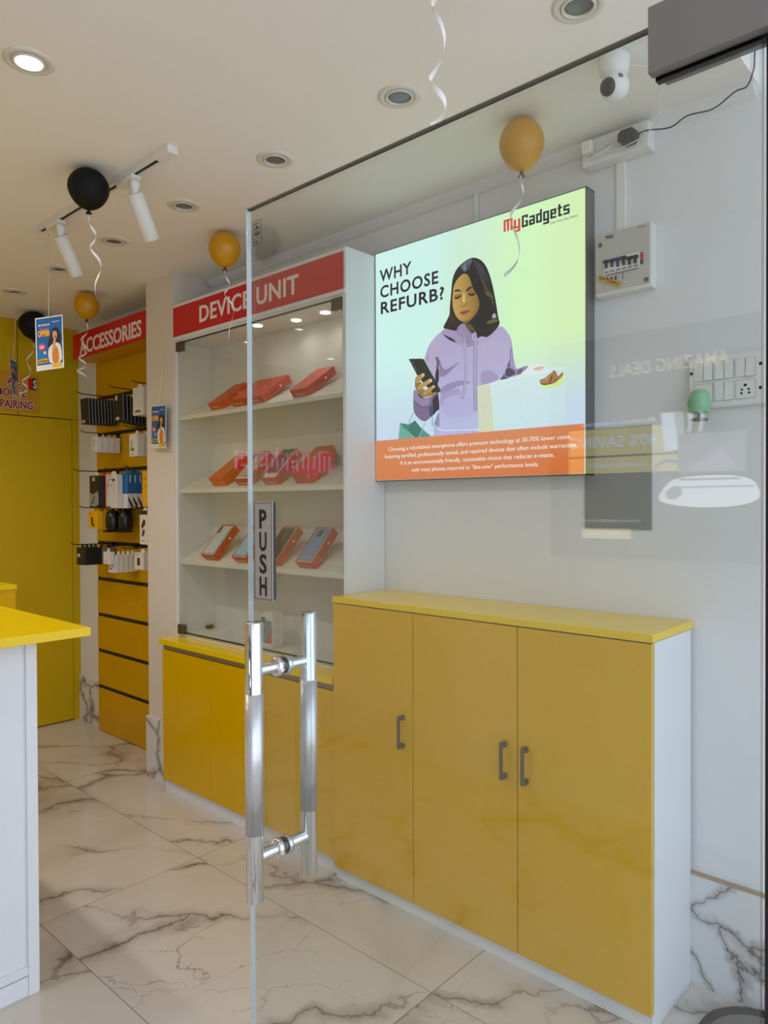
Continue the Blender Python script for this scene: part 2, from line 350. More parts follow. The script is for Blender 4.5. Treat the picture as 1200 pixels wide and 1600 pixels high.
# printed portrait: (smooth, colour, second colour, outline in mm from the sheet's top corner)
ART=[
(1,(184, 168, 208),(192, 196, 238),[(337.3,363.3),(296.7,387.1),(270.5,413.8),(255,452.6),(252.8,457.4),(287.5,511.5),(308.9,551.4),(325.9,587),(321.4,660.8),(299.7,706.4),(293.1,751.8),(502.3,754.3),(504.4,693.2),(497,586.1),(550.8,582.6),(584.6,573.9),(603.1,572.9),(678.9,568.1),(675.4,553.9),(654.1,545),(645.2,506.7),(638.1,440.5),(618.2,409.3),(592.5,383.2),(532.2,417.6),(493.5,414.7),(472,395.1),(414.1,349.6)]),
(1,(190, 176, 212),None,[(337.3,365),(301,386.1),(274.9,414.4),(257.2,452.9),(270.2,482),(287.5,504.7),(309.3,460.1),(330.8,416)]),
(1,(150, 134, 170),None,[(326.4,462.5),(322.9,488.9),(327,529.9),(343,536.9),(372.4,522.1),(425.8,482.8),(380.7,503.2),(343.1,511.7)]),
(1,(160, 144, 190),None,[(328.1,577.1),(355.5,563.4),(421.5,554.5),(477.4,570.9),(441.6,573.3),(384.6,580),(355.4,606.9),(332.2,597.8)]),
(1,(176, 160, 206),None,[(328,597.3),(384.6,583.4),(421.4,584.1),(421.3,620.3),(384.4,636.5),(329.9,648.1)]),
(1,(172, 158, 200),None,[(508.8,532.7),(554.7,535.4),(584.6,561.3),(584.6,573.9),(550.8,581),(508.6,584.2)]),
(1,(190, 178, 214),None,[(509.1,430),(577.5,434.2),(625.3,460.3),(621.6,503.4),(569.7,534.1),(508.8,519.9)]),
(1,(188, 182, 228),None,[(342.7,612.3),(413.2,606.3),(477.2,626),(492.8,676),(421.1,696),(338.3,679.1)]),
(1,(96, 80, 112),None,[(632.6,464.5),(638,493.3),(623.4,522.3),(608.7,557.9),(588.3,574.3),(603.1,576.1),(643.2,570),(658.3,558.5),(637.9,546),(630.7,517.1)]),
(1,(170, 155, 195),None,[(638.1,440.5),(645.2,506.7),(654.1,545),(643.3,546.7),(628.8,529.3),(634.3,492.7)]),
(1,(150, 142, 190),None,[(297.6,706.2),(323.5,654.2),(325.4,711.7),(321.1,726.6),(301.9,709.9)]),
(0,(226, 228, 250),None,[(308.3,706.4),(325.4,725.2),(346.5,731.8),(502,739.7),(502,743.3),(342.3,735.5),(320.2,728.9)]),
(0,(184, 190, 236),None,[(293.1,751.8),(308.3,720.6),(329.6,735),(502,745.2),(502.3,754.3)]),
(1,(172, 156, 194),None,[(330.9,370.7),(343.7,357.7),(397.7,369.9),(414.1,349.6),(434.3,359.6),(470,394.8),(442.1,423),(426,434.3),(385.2,411.6),(360.3,390.4)]),
(1,(156, 140, 176),None,[(412,350.9),(442.3,367.5),(477.9,399.3),(493.6,382.5),(498.2,415.4),(477.8,431.7),(446.1,433.4),(422,400.2)]),
(1,(46, 36, 46),None,[(337.3,372.7),(362.4,387.4),(385.2,398.7),(406.5,416.8),(389.3,412.2),(364.5,397.8)]),
(1,(104, 90, 124),None,[(421.9,435),(454,436.2),(485.7,432.8),(516.8,428.6),(485.7,435.8),(454,439.1)]),
(1,(186, 172, 210),None,[(470,398),(493.6,385.7),(532.2,417.6),(509.1,423.6),(477.8,430)]),
(0,(158, 142, 178),None,[(397.6,378.8),(420.4,348),(445.3,349.3),(472.2,366.9),(477,399.7),(437.6,413.6)]),
(1,(96, 86, 58),None,[(437.8,348),(467.4,351.1),(489.3,343.9),(494,382.5),(478.2,395.9),(464.8,390.7),(447.7,368.8)]),
(1,(24, 20, 28),None,[(462.4,385.3),(477,397.7),(489.1,385.7),(477,387.7)]),
(1,(128, 112, 150),None,[(436.5,402.5),(447,404.1),(451.3,538.5),(443.1,601.3),(432.6,628),(422.9,621.8),(433.5,595.3),(441.7,537.3)]),
(1,(204, 190, 220),None,[(438.6,402.8),(445.4,403.9),(449.3,538.3),(440.7,599.4),(431.8,624),(426.2,620.8),(436.3,595.6),(444.1,537.6)]),
(0,(118, 102, 138),None,[(485,390.7),(496.7,392.7),(495.1,427.8),(493.9,563.1),(494.4,671.6),(481,670.4),(479,561.4),(480.2,432)]),
(0,(188, 172, 210),None,[(487.4,391.1),(495.6,392.5),(493.1,427.5),(491.9,562.9),(492,669.5),(483.4,668.7),(481.4,561.6),(482.5,432.4)]),
(1,(40, 36, 36),None,[(481.4,125.2),(458.3,125.8),(438.5,132.3),(416.1,142.4),(398.4,158.8),(386.9,182.9),(383,212.7),(379,248.7),(373.7,288.7),(375,307.4),(359.5,331.4),(339.9,355.3),(367.1,362.5),(397.7,374.3),(406.5,372.1),(415.4,355.3),(442.8,351.9),(477.1,365.7),(496.3,410.7),(558,361.8),(569.8,285.9),(535,180.8),(506.7,137)]),
(1,'face',None,[(438.4,172.6),(421,180),(403.3,192.4),(393.1,210.7),(389.3,230.3),(386.6,256.4),(387.8,281.1),(394.1,304.7),(405.4,325.1),(420.4,339.9),(437.8,351.4),(452.7,352.9),(469.8,344.9),(486.9,331.5),(501.4,314.2),(506.2,293.3),(499.1,268.2),(489.5,254.3),(479.9,238.5),(473.8,227.2),(467.8,202),(455.6,181.4)]),
(1,(150, 112, 54),None,[(420.4,338.9),(437.8,351.4),(452.7,352.9),(469.8,344.9),(489.3,329.9),(477.2,331.8),(460.1,340.8),(440.3,344.4)]),
(1,(150, 110, 50),None,[(487.1,261.8),(499.1,272.1),(503.8,292.9),(499,313.8),(484.5,331.1),(477.2,323.8),(489.4,302.1)]),
(0,(58, 42, 24),None,[(391,230.3),(402.7,224.1),(418.8,227.7),(429.8,237.2),(418.3,234.1),(403.2,231.9)]),
(0,(58, 42, 24),None,[(446.6,237),(457.5,227.5),(470.7,225.6),(475.5,232.8),(463.3,236.3),(452,242.5)]),
(0,(160, 122, 66),None,[(393.5,244.4),(405.7,240.7),(420.7,244.3),(423.7,247.3),(413.2,251.8),(398.1,250.8)]),
(0,(44, 28, 18),None,[(393.5,247.9),(405.6,253.1),(418.2,250.7),(425.7,245.3),(424.7,254),(413.2,260.3),(399.6,258.5)]),
(0,(146, 108, 52),None,[(455,243.9),(462.8,239),(477.5,241),(487.1,252.9),(475,253.4),(462.8,252.2)]),
(0,(44, 27, 17),None,[(454.5,245.8),(462.8,251.8),(477.4,253.1),(489,252.7),(485.6,261.1),(470.1,260.9),(459.3,256.8)]),
(0,(172, 132, 70),None,[(426.2,241.8),(431.2,251.8),(428.7,268.5),(424.4,282.9),(422.1,275.4),(425.7,257.8)]),
(0,(228, 194, 128),None,[(437,239.9),(443.6,253.3),(443.5,275.4),(437.3,278.7),(431.6,271.5),(434.2,251.4)]),
(0,(132, 88, 44),None,[(422.6,283.6),(430.6,289.5),(440.5,290),(447.9,286.3),(451.7,281),(455.8,287.8),(445.5,290.9),(435.5,293.3),(425.6,289.6)]),
(0,(156, 78, 74),None,[(419.3,310.5),(438,306.6),(447.9,307.6),(469.5,310.8),(458.2,316.3),(445.4,322.5),(433,321.1),(422.5,315.6)]),
(0,(104, 44, 44),None,[(421,311.2),(442.9,312),(468.5,311.4),(445.4,315)]),
(1,(32, 29, 29),None,[(443.4,169.7),(460.5,184.4),(470.2,210.5),(477.5,228),(489.5,250.4),(502.7,268.9),(509.8,294),(507.4,315.3),(496.5,333.2),(482,346.6),(486.8,365.4),(491.5,390.1),(496.3,418.7),(515.5,409.8),(532,419.4),(546.2,416.7),(571.8,401.3),(593,381.5),(583.9,356.6),(577.8,316.6),(565.2,255.7),(553.7,214.3),(539.8,177.9),(525.7,155.1),(506.7,137),(481.4,125.2),(463.2,132.9),(445.9,151.1)]),
(1,(92, 102, 124),None,[(424.8,143.4),(438.5,135.4),(463.2,128.5),(475.4,128.7),(472.9,140.2),(463.1,156.9),(448.3,168.7),(438.4,166.6),(431,157.9)]),
(1,(130, 140, 160),None,[(441,135.9),(445.9,136),(443.4,164.6),(438.9,163.7)]),
(1,(58, 64, 82),None,[(455.8,139.3),(463.1,138.9),(458.2,163.9),(452,162.5)]),
(1,(74, 84, 96),None,[(477.8,132.3),(481.4,133.1),(508.9,181),(520.7,229),(517.9,228.4),(504.6,183)]),
(1,(66, 76, 84),None,[(486.2,138.2),(489.9,139),(520.8,186.6),(532.6,231.4),(529.7,230.8),(516.6,188.6)]),
(1,(70, 74, 70),None,[(493.8,143.5),(497.4,144.4),(531.5,191.5),(543.1,233.6),(540.3,233),(527.2,193.6)]),
(1,(62, 64, 52),None,[(499.7,147.6),(503.3,148.5),(539.7,195.4),(551.3,235.3),(548.5,234.7),(535.5,197.4)]),
(1,(82, 74, 56),None,[(518.4,200.8),(527.8,230.4),(546.6,257.8),(562.9,276.7),(567.4,304.9),(560.4,323.1),(559.3,295.6),(544.2,269.1),(523.1,241.3)]),
(1,(104, 92, 66),None,[(520.7,246.7),(541.9,268.7),(558.2,268),(562.9,280.6),(548.9,279.9),(534.8,271.2)]),
(1,(108, 96, 66),None,[(534.6,364.6),(558,358.3),(584.6,364.5),(581.1,372.1),(558,372.6),(536.9,373.5)]),
(1,(168, 178, 204),None,[(556.9,351.8),(567.4,337.1),(575.4,347.3),(577.7,357.5),(565,357.6)]),
(1,(70, 46, 42),None,[(372.4,307),(392.8,316.7),(402.8,334.8),(382.5,339.5),(367.2,330.7)]),
(1,(126, 108, 150),None,[(200.8,566.8),(198.4,605.8),(200.4,652.7),(221,676.5),(255.4,696.3),(280.2,681.4),(307.7,666.9),(319.9,648.9),(317.1,596.2),(292.8,600.8),(252.7,606.4),(233.9,594.8),(221.4,576.4),(208.7,567.7)]),
(1,(154, 136, 180),None,[(200.8,566.8),(209.4,567.8),(233.9,597.2),(255.8,610.3),(286.7,602.6),(274.2,635.1),(243.2,637.5),(211.7,617),(199.7,598.6)]),
(0,(96, 80, 116),None,[(211.7,614.5),(243.2,635.8),(274.2,635.1),(274.2,637.5),(243.2,639.9),(211.7,619.4)]),
(1,(72, 54, 84),None,[(274.2,639.9),(283.4,660),(277.1,678.7),(304.7,667.2),(316.9,639.1),(292.6,634.4)]),
(1,(56, 40, 62),None,[(308.4,504.5),(323.5,494.6),(325.7,540),(314.2,567.3),(321.6,596.7),(327.4,654.4),(316.9,655.8),(301.7,666.4),(292.5,668),(304.8,640.4),(292.6,634.4),(292.7,610.4),(317.1,591.4),(305.2,547.1)]),
(1,(112, 98, 98),None,[(305.5,458.8),(317.6,454.5),(327.2,471.3),(324.1,497),(308.4,504.5),(315.1,476.8)]),
(1,(160, 144, 178),None,[(284.3,424.6),(275,447.3),(274.9,471.4),(265.7,455.7)]),
(0,(36, 45, 42),None,[(177.2,445.4),(231.4,451.6),(251.7,456.1),(332.2,583.1),(329.1,589.6),(292.8,589.3),(221.6,517.9)]),
(0,(78, 92, 90),None,[(177.2,445.4),(212.3,489.8),(219.1,510.2),(226.4,518.4),(199.6,471)]),
(1,(130, 140, 140),None,[(195.2,461.1),(200.3,460.8),(202.2,465.5),(197.1,466.3)]),
(1,(20, 24, 24),None,[(201.5,471.3),(206.6,471),(208.5,475.6),(203.4,476.4)]),
(1,(110, 120, 120),None,[(206.9,481.8),(212,481.5),(213.9,486.1),(208.8,486.9)]),
(1,(152, 120, 60),None,[(212.1,519.1),(207.3,535.7),(208.8,562.8),(221.4,576.4),(233.9,592.3),(249.6,601.7),(274.4,600.4),(301.9,597.5),(317.1,592.6),(292.8,589.3),(283.7,583.1),(268.3,574.2),(249.7,572.2),(227.8,547.8),(221.6,517.9)]),
(1,(188, 152, 86),None,[(213.7,519.3),(224.8,515.8),(243.7,508.4),(254.6,510.5),(256.7,519.7),(243.6,527.8),(227.9,543),(215.2,546.4),(209.5,536)]),
(1,(228, 200, 156),None,[(242.4,510.7),(253.7,510.1),(256.8,518.7),(248.3,523.5),(241.8,517.9)]),
(1,(192, 157, 92),None,[(218.3,556.5),(243.5,547.2),(268.5,538),(280.8,533),(291.8,538.4),(293.6,545.8),(280.7,551.5),(252.8,562.8),(237.2,570.8),(221.4,572)]),
(1,(230, 208, 170),None,[(277.1,536.6),(288.4,534.9),(293.6,543.4),(286.9,549.1),(278.3,545.4)]),
(1,(188, 152, 86),None,[(243.4,588.5),(252.8,577.3),(271.4,569.7),(292.9,561.3),(303.6,560.6),(306,568.7),(292.9,576.9),(274.4,586.9),(258.9,597.4)]),
(1,(228, 204, 166),None,[(291.7,563.6),(302.1,560.7),(306.3,568.8),(299,572.8)]),
(1,(170, 134, 74),None,[(268.2,594),(292.8,590.1),(314.1,589.9),(317.7,593.9),(301.9,599.9),(280.5,601.3)]),
(1,(120, 90, 42),None,[(243.5,544.8),(227.8,552.7),(221.5,547.1),(237.3,539.2)]),
(0,(214, 214, 220),None,[(249.1,563.6),(252.8,562.8),(256.5,569.5),(252.8,570.6)]),
(1,(28, 24, 30),None,[(222,580.1),(237.1,595.1),(255.8,605.3),(252.7,607.4),(233.9,599.2),(222.6,588.2)]),
(0,(112, 178, 170),None,[(132,688.6),(177.7,698.1),(208.2,684.7),(227.2,706.3),(287.6,752.2),(223.8,752.9),(122.7,755.4)]),
(0,(62, 122, 114),None,[(176.1,699.9),(208.2,684.7),(242.8,722),(227,749),(211.1,751.6),(166.3,717.7)]),
(0,(58, 142, 122),None,[(132,688.6),(176.1,698.7),(167.9,719.1),(146.7,705.1)]),
(0,(84, 150, 142),None,[(242.8,722),(287.6,752.2),(225.4,752.5)]),
(0,(86, 160, 154),None,[(200.7,652.7),(203.3,653.9),(184.6,680.8),(181.3,698.3),(166.2,732.6),(161.6,735.5),(178,697.6),(181.3,680.1)]),
(0,(140, 196, 190),None,[(256.6,696.4),(260.4,697.2),(230.1,750.9),(224.4,752.5)]),
(0,(58, 128, 124),None,[(287.5,609.9),(291.5,610.3),(294.2,715.7),(291.1,714)]),
(1,(240, 242, 246),None,[(676.9,563.5),(706.6,541.4),(728.6,535.6),(757.5,541.1),(773.6,554.9),(746.7,567.4),(691.8,571.8)]),
(1,(226, 192, 168),None,[(715.8,552.2),(757.5,549),(768.2,555.8),(740.2,564.3)]),
(1,(160, 146, 186),None,[(617.9,526.4),(654.3,549.2),(691.8,539.4),(708.5,542.2),(676.9,565.1),(604.2,576)]),
(1,(112, 98, 132),None,[(658,552),(685.1,543.4),(678.7,564.4),(659.9,566.3)]),
(1,(86, 70, 96),None,[(616,531.1),(654.3,551.5),(654.2,563.9),(612,572)]),
(0,(226, 245, 248),(214, 240, 250),[(495.8,587.1),(552.8,583.4),(746.7,565.8),(778.9,559.7),(838.1,562.4),(838.5,742.9),(576.3,750.4),(503.6,754.1)]),
(0,(226, 230, 206),None,[(495.8,587.1),(550.8,584.2),(569.1,750.5),(503.6,754.1)]),
(0,(196, 222, 224),None,[(555.7,590.8),(837.4,569.9),(837.4,571.3),(555.7,592.3)]),
(0,(206, 204, 166),None,[(497.7,593.1),(551.8,590.4),(551.8,591.9),(497.7,594.6)]),
(0,(196, 222, 224),None,[(556.2,596.9),(837.4,576.5),(837.4,577.9),(556.2,598.4)]),
(0,(206, 204, 166),None,[(497.9,599.3),(552.5,596.6),(552.4,598.1),(497.9,600.8)]),
(0,(196, 222, 224),None,[(556.6,603.1),(837.4,583.1),(837.4,584.5),(556.6,604.6)]),
(0,(206, 204, 166),None,[(498.1,605.4),(553.1,602.7),(553.1,604.3),(498.1,607)]),
(0,(196, 222, 224),None,[(557.1,609.2),(837.4,589.8),(837.4,591.2),(557.1,610.7)]),
(0,(206, 204, 166),None,[(498.4,611.6),(553.7,608.9),(553.7,610.4),(498.4,613.1)]),
(0,(196, 222, 224),None,[(557.6,615.3),(837.3,596.4),(837.3,597.8),(557.6,616.8)]),
(0,(206, 204, 166),None,[(498.6,617.8),(554.4,615.1),(554.4,616.6),(498.6,619.3)]),
(0,(196, 222, 224),None,[(558.1,621.4),(837.3,603.1),(837.3,604.5),(558.1,623)]),
(0,(206, 204, 166),None,[(498.8,623.9),(555,621.3),(555,622.8),(498.8,625.5)]),
(0,(196, 222, 224),None,[(558.6,627.6),(837.3,609.7),(837.3,611.1),(558.6,629.1)]),
(0,(206, 204, 166),None,[(499,630.1),(555.6,627.4),(555.6,628.9),(499,631.6)]),
(0,(196, 222, 224),None,[(559.1,633.7),(837.3,616.4),(837.3,617.8),(559.1,635.2)]),
(0,(206, 204, 166),None,[(499.3,636.3),(556.3,633.6),(556.3,635.1),(499.3,637.8)]),
(0,(196, 222, 224),None,[(559.6,639.8),(837.3,623),(837.3,624.4),(559.6,641.3)]),
(0,(206, 204, 166),None,[(499.5,642.4),(556.9,639.8),(556.9,641.3),(499.5,644)]),
(0,(196, 222, 224),None,[(560.1,645.9),(837.3,629.7),(837.3,631.1),(560.1,647.4)]),
(0,(206, 204, 166),None,[(499.7,648.6),(557.5,645.9),(557.5,647.4),(499.7,650.1)]),
(0,(196, 222, 224),None,[(560.5,652.1),(837.3,636.3),(837.3,637.7),(560.5,653.6)]),
(0,(206, 204, 166),None,[(500,654.8),(558.2,652.1),(558.2,653.6),(500,656.3)]),
(0,(196, 222, 224),None,[(561,658.2),(837.3,643),(837.3,644.4),(561,659.7)]),
(0,(206, 204, 166),None,[(500.2,660.9),(558.8,658.3),(558.8,659.8),(500.2,662.5)]),
(0,(196, 222, 224),None,[(561.5,664.3),(837.3,649.6),(837.3,651),(561.5,665.8)]),
(0,(206, 204, 166),None,[(500.4,667.1),(559.5,664.4),(559.4,665.9),(500.4,668.7)]),
(0,(196, 222, 224),None,[(562,670.4),(837.3,656.3),(837.3,657.7),(562,671.9)]),
(0,(206, 204, 166),None,[(500.6,673.3),(560.1,670.6),(560.1,672.1),(500.6,674.8)]),
(0,(196, 222, 224),None,[(562.5,676.5),(837.3,662.9),(837.3,664.3),(562.5,678)]),
(0,(206, 204, 166),None,[(500.9,679.4),(560.7,676.7),(560.7,678.3),(500.9,681)]),
(0,(196, 222, 224),None,[(563,682.6),(837.3,669.6),(837.3,671),(563,684.2)]),
(0,(206, 204, 166),None,[(501.1,685.6),(561.4,682.9),(561.4,684.4),(501.1,687.1)]),
(0,(196, 222, 224),None,[(563.5,688.8),(837.3,676.2),(837.3,677.6),(563.5,690.3)]),
(0,(206, 204, 166),None,[(501.3,691.8),(562,689.1),(562,690.6),(501.3,693.3)]),
(0,(196, 222, 224),None,[(564,694.9),(837.2,682.9),(837.2,684.3),(564,696.4)]),
(0,(206, 204, 166),None,[(501.5,697.9),(562.6,695.2),(562.6,696.7),(501.5,699.5)]),
(0,(196, 222, 224),None,[(564.4,701),(837.2,689.5),(837.2,690.9),(564.4,702.5)]),
(0,(206, 204, 166),None,[(501.8,704.1),(563.3,701.4),(563.3,702.9),(501.8,705.6)]),
(0,(196, 222, 224),None,[(564.9,707.1),(837.2,696.2),(837.2,697.6),(564.9,708.6)]),
(0,(206, 204, 166),None,[(502,710.3),(563.9,707.5),(563.9,709),(502,711.8)]),
(0,(196, 222, 224),None,[(565.4,713.2),(837.2,702.8),(837.2,704.3),(565.4,714.7)]),
(0,(206, 204, 166),None,[(502.2,716.4),(564.5,713.6),(564.5,715.2),(502.2,718)]),
(0,(196, 222, 224),None,[(565.9,719.3),(837.2,709.5),(837.2,710.9),(565.9,720.8)]),
(0,(206, 204, 166),None,[(502.4,722.6),(565.2,719.8),(565.2,721.3),(502.4,724.1)]),
(0,(196, 222, 224),None,[(566.4,725.4),(837.2,716.2),(837.2,717.6),(566.4,726.9)]),
(0,(206, 204, 166),None,[(502.7,728.8),(565.8,725.9),(565.8,727.4),(502.7,730.3)]),
(0,(196, 222, 224),None,[(566.9,731.5),(837.2,722.8),(837.2,724.2),(566.9,733)]),
(0,(206, 204, 166),None,[(502.9,734.9),(566.4,732.1),(566.4,733.6),(502.9,736.5)]),
(0,(196, 222, 224),None,[(567.4,737.6),(837.2,729.5),(837.2,730.9),(567.4,739.1)]),
(0,(206, 204, 166),None,[(503.1,741.1),(567.1,738.2),(567.1,739.7),(503.1,742.6)]),
(0,(196, 222, 224),None,[(567.8,743.7),(837.2,736.1),(837.2,737.5),(567.8,745.2)]),
(0,(206, 204, 166),None,[(503.4,747.2),(567.7,744.4),(567.7,745.9),(503.3,748.8)]),
(1,(222, 246, 156),None,[(746.7,591.3),(749.5,610.8),(764.6,625.8),(785.9,626.6),(836.3,617.5),(837.4,581.9),(820.8,584.5),(806.9,595.3)]),
(1,(178, 132, 88),None,[(746.7,602.5),(749.6,592.3),(764.6,591.8),(782.4,579.7),(793,576.3),(799.3,566.7),(809.1,573),(814.6,593.1),(830.5,577),(836,583.3),(831.2,592.6),(813.9,606.2),(785.9,614),(757.4,612.9)]),
(1,(132, 90, 54),None,[(780.9,604.9),(790.1,587),(794.4,581.2),(797.2,591),(786.6,609.3)]),
(1,(130, 88, 52),None,[(799.2,604.5),(810.4,595.1),(815.3,595.1),(804.1,606.9)]),
(1,(116, 76, 46),None,[(747.4,602.9),(757.4,612.9),(785.9,614),(814.6,606.9),(785.9,609.2),(761,608.9)]),
(1,(200, 156, 112),None,[(764.6,593.4),(778.8,585),(782.4,589.2),(769.9,601)]),
]

# ------------------------------------------------------------------ sideboard
def sideboard():
    xs, y0, y1 = 1.886, 0.7515, 1.9694; o = (xs, (y0 + y1) / 2, 0)
    t = thing('cabinet', o, 'long waist-high yellow cabinet with white sides standing below the lit advert', 'cabinet')
    b = MB(o); b.box(xs + .019, XW - .013, y0, y0 + .018, 0, 1.047); b.box(xs + .019, XW - .013, y1 - .018, y1, 0, 1.047)
    b.box(xs + .02, XW - .013, y0 + .018, y1 - .018, 0.05, 1.047); b.build('body', M['white'], t)
    p = MB(o); p.box(xs + .012, xs + .03, y0 + .002, y1 - .002, 0, 0.05); p.build('plinth', M['white'], t)
    MB(o).box(xs - .002, XW - .001, y0 - .003, y1 + .003, 1.049, 1.071, bev=.0015).build('top', M['ytop'], t)
    cuts = [y1, 1.577, 1.164, y0]; hy = [1.620, 1.206, 1.131]
    for i in range(3):
        d = MB(o).box(xs, xs + .018, cuts[i + 1] + .0015, cuts[i] - .0015, 0.047, 1.045, bev=.001).build('door', M['ylaminate'], t)
        h = MB(o); z0, z1 = .577, .690; x = xs - .026
        h.box(x - .004, x + .004, hy[i] - .005, hy[i] + .005, z0, z1, bev=.002)
        for z in (z0 + .008, z1 - .008): h.box(x, xs, hy[i] - .007, hy[i] + .007, z - .008, z + .008, bev=.002)
        h.build('handle', M['handle'], d)
sideboard()

# ------------------------------------------------------------------ device display unit: base cupboard and glazed case
DY0, DY1, DX, BX = 1.975, 3.187, 1.968, 1.90
def base_unit():
    y0, y1 = 1.976, 3.207; o = (BX, (y0 + y1) / 2, 0)
    t = thing('cupboard', o, 'low yellow cupboard with overhanging top beneath the glazed phone display', 'cupboard')
    MB(o).box(BX + .02, XW - .014, y0, y1 - .004, .05, .733).build('body', M['white'], t)
    MB(o).box(BX + .014, BX + .03, y0, y1 - .004, 0, .062).build('plinth', M['white'], t)
    MB(o).box(BX + .006, BX + .019, y0, y1 - .003, .709, .733).build('channel', M['greybar'], t)
    MB(o).box(BX - .018, XW - .003, y0, y1, .735, .762, bev=.002).build('top', M['ytop'], t)
    ys = [y1 - .003, 2.799, 2.394, y0]
    for i in range(3):
        MB(o).box(BX, BX + .018, ys[i + 1] + .0012, ys[i] - .0012, .064, .706, bev=.001).build('door', M['ylaminate'], t)
base_unit()
SHX, SHA = 1.992, 29.5
def case():
    o = (DX, (DY0 + DY1) / 2, .763); zt = 2.415
    t = thing('display_case', o, 'tall white wall case with red DEVICE UNIT sign and sloping shelves of phone boxes', 'display case')
    MB(o).box(DX, XW - .003, DY0, DY0 + .018, .763, zt).build('side_panel', M['white'], t)
    MB(o).box(DX, XW - .003, DY1 - .018, DY1, .763, zt).build('side_panel', M['whitein'], t)
    MB(o).box(XW - .018, XW - .004, DY0 + .018, DY1 - .018, .763, zt).build('back_panel', M['whitein'], t)
    MB(o).box(DX + .002, XW - .018, DY0 + .018, DY1 - .018, zt - .018, zt).build('top', M['white'], t)
    MB(o).box(DX + .012, XW - .018, DY0 + .018, DY1 - .018, .763, .781).build('bottom_panel', M['whitein'], t)
    MB(o).box(DX + .004, XW - .018, DY0 + .018, DY1 - .018, 2.226, 2.244).build('light_panel', M['whitein'], t)
    f = MB(o).box(DX - .004, DX + .004, DY0 + .012, DY1 + .001, 2.252, 2.398).build('sign_board', M['red'], t)
    MB(o).text('DEVICE UNIT', (DX - .0042, 2.957, 2.290), (0, -1, 0), (0, 0, 1), 0.712, .074, .002, .018, space=1.06).build('lettering', M['signwhite'], f)
    tr = MB(o); tr.box(DX - .006, DX + .004, DY0 + .002, DY1 + .001, 2.236, 2.252); tr.box(DX - .006, DX + .004, DY0 + .002, DY1 + .001, 2.398, 2.410); tr.build('sign_trim', M['white'], t)
    # three sloping shelves
    for zf in (1.857, 1.494, 1.142):
        s = MB(o); a = math.radians(SHA); x0 = SHX; x1 = XW - .02
        dz = (x1 - x0) * math.tan(a)
        s.prism([(x0, DY0 + .02, zf - .016), (x1, DY0 + .02, zf + dz - .016), (x1, DY0 + .02, zf + dz), (x0 - .003, DY0 + .02, zf + .006), (x0 - .008, DY0 + .02, zf + .002), (x0 - .008, DY0 + .02, zf - .016)], (0, DY1 - DY0 - .04, 0))
        s.build('shelf', M['whitein'], t)
    gl = MB(o).box(DX + .004, DX + .010, DY0 + .022, DY1 - .02, .79, 2.226).build('glass_door', M['caseglass'], t)
    e = MB(o); e.box(DX + .003, DX + .011, DY0 + .0185, DY0 + .022, .79, 2.226); e.box(DX + .003, DX + .011, DY0 + .022, DY1 - .02, 2.220, 2.226); e.box(DX + .003, DX + .011, DY0 + .022, DY1 - .02, .784, .79); e.build('glass_edge', M['caseedge'], t)
    for y, z in ((DY0 + .052, 2.196), (DY1 - .045, 2.196), (DY1 - .045, .795)):
        MB(o).box(DX - .004, DX + .016, y - .027, y + .027, z - .016, z + .030, bev=.002).build('glass_hinge', M['brown'], t)
    lk = MB(o); lk.box(XW - .06, XW - .03, DY1 - .04, DY1 - .018, .781, .80); lk.build('corner_bracket', M['brown'], t)
    for x, y in ((2.085, 2.215), (2.085, 2.40), (2.03, 2.60)):
        q = MB(o); q.lathe([(0, 2.2225), (.020, 2.2225), (.022, 2.224), (.022, 2.226)], (x, y, 0), n=24); q.build('spot_lamp', M['caselit'], t)
        l = bpy.data.lights.new('case_spot', 'SPOT'); l.energy = CASE_W; l.color = (1, .95, .86); l.spot_size = 2.9; l.spot_blend = 1.0; l.shadow_soft_size = .03
        lo = bpy.data.objects.new('case_spot_light', l); COL.objects.link(lo); lo.parent = t; lo.location = V((x, y, 2.218)) - V(o)
    return t
case()

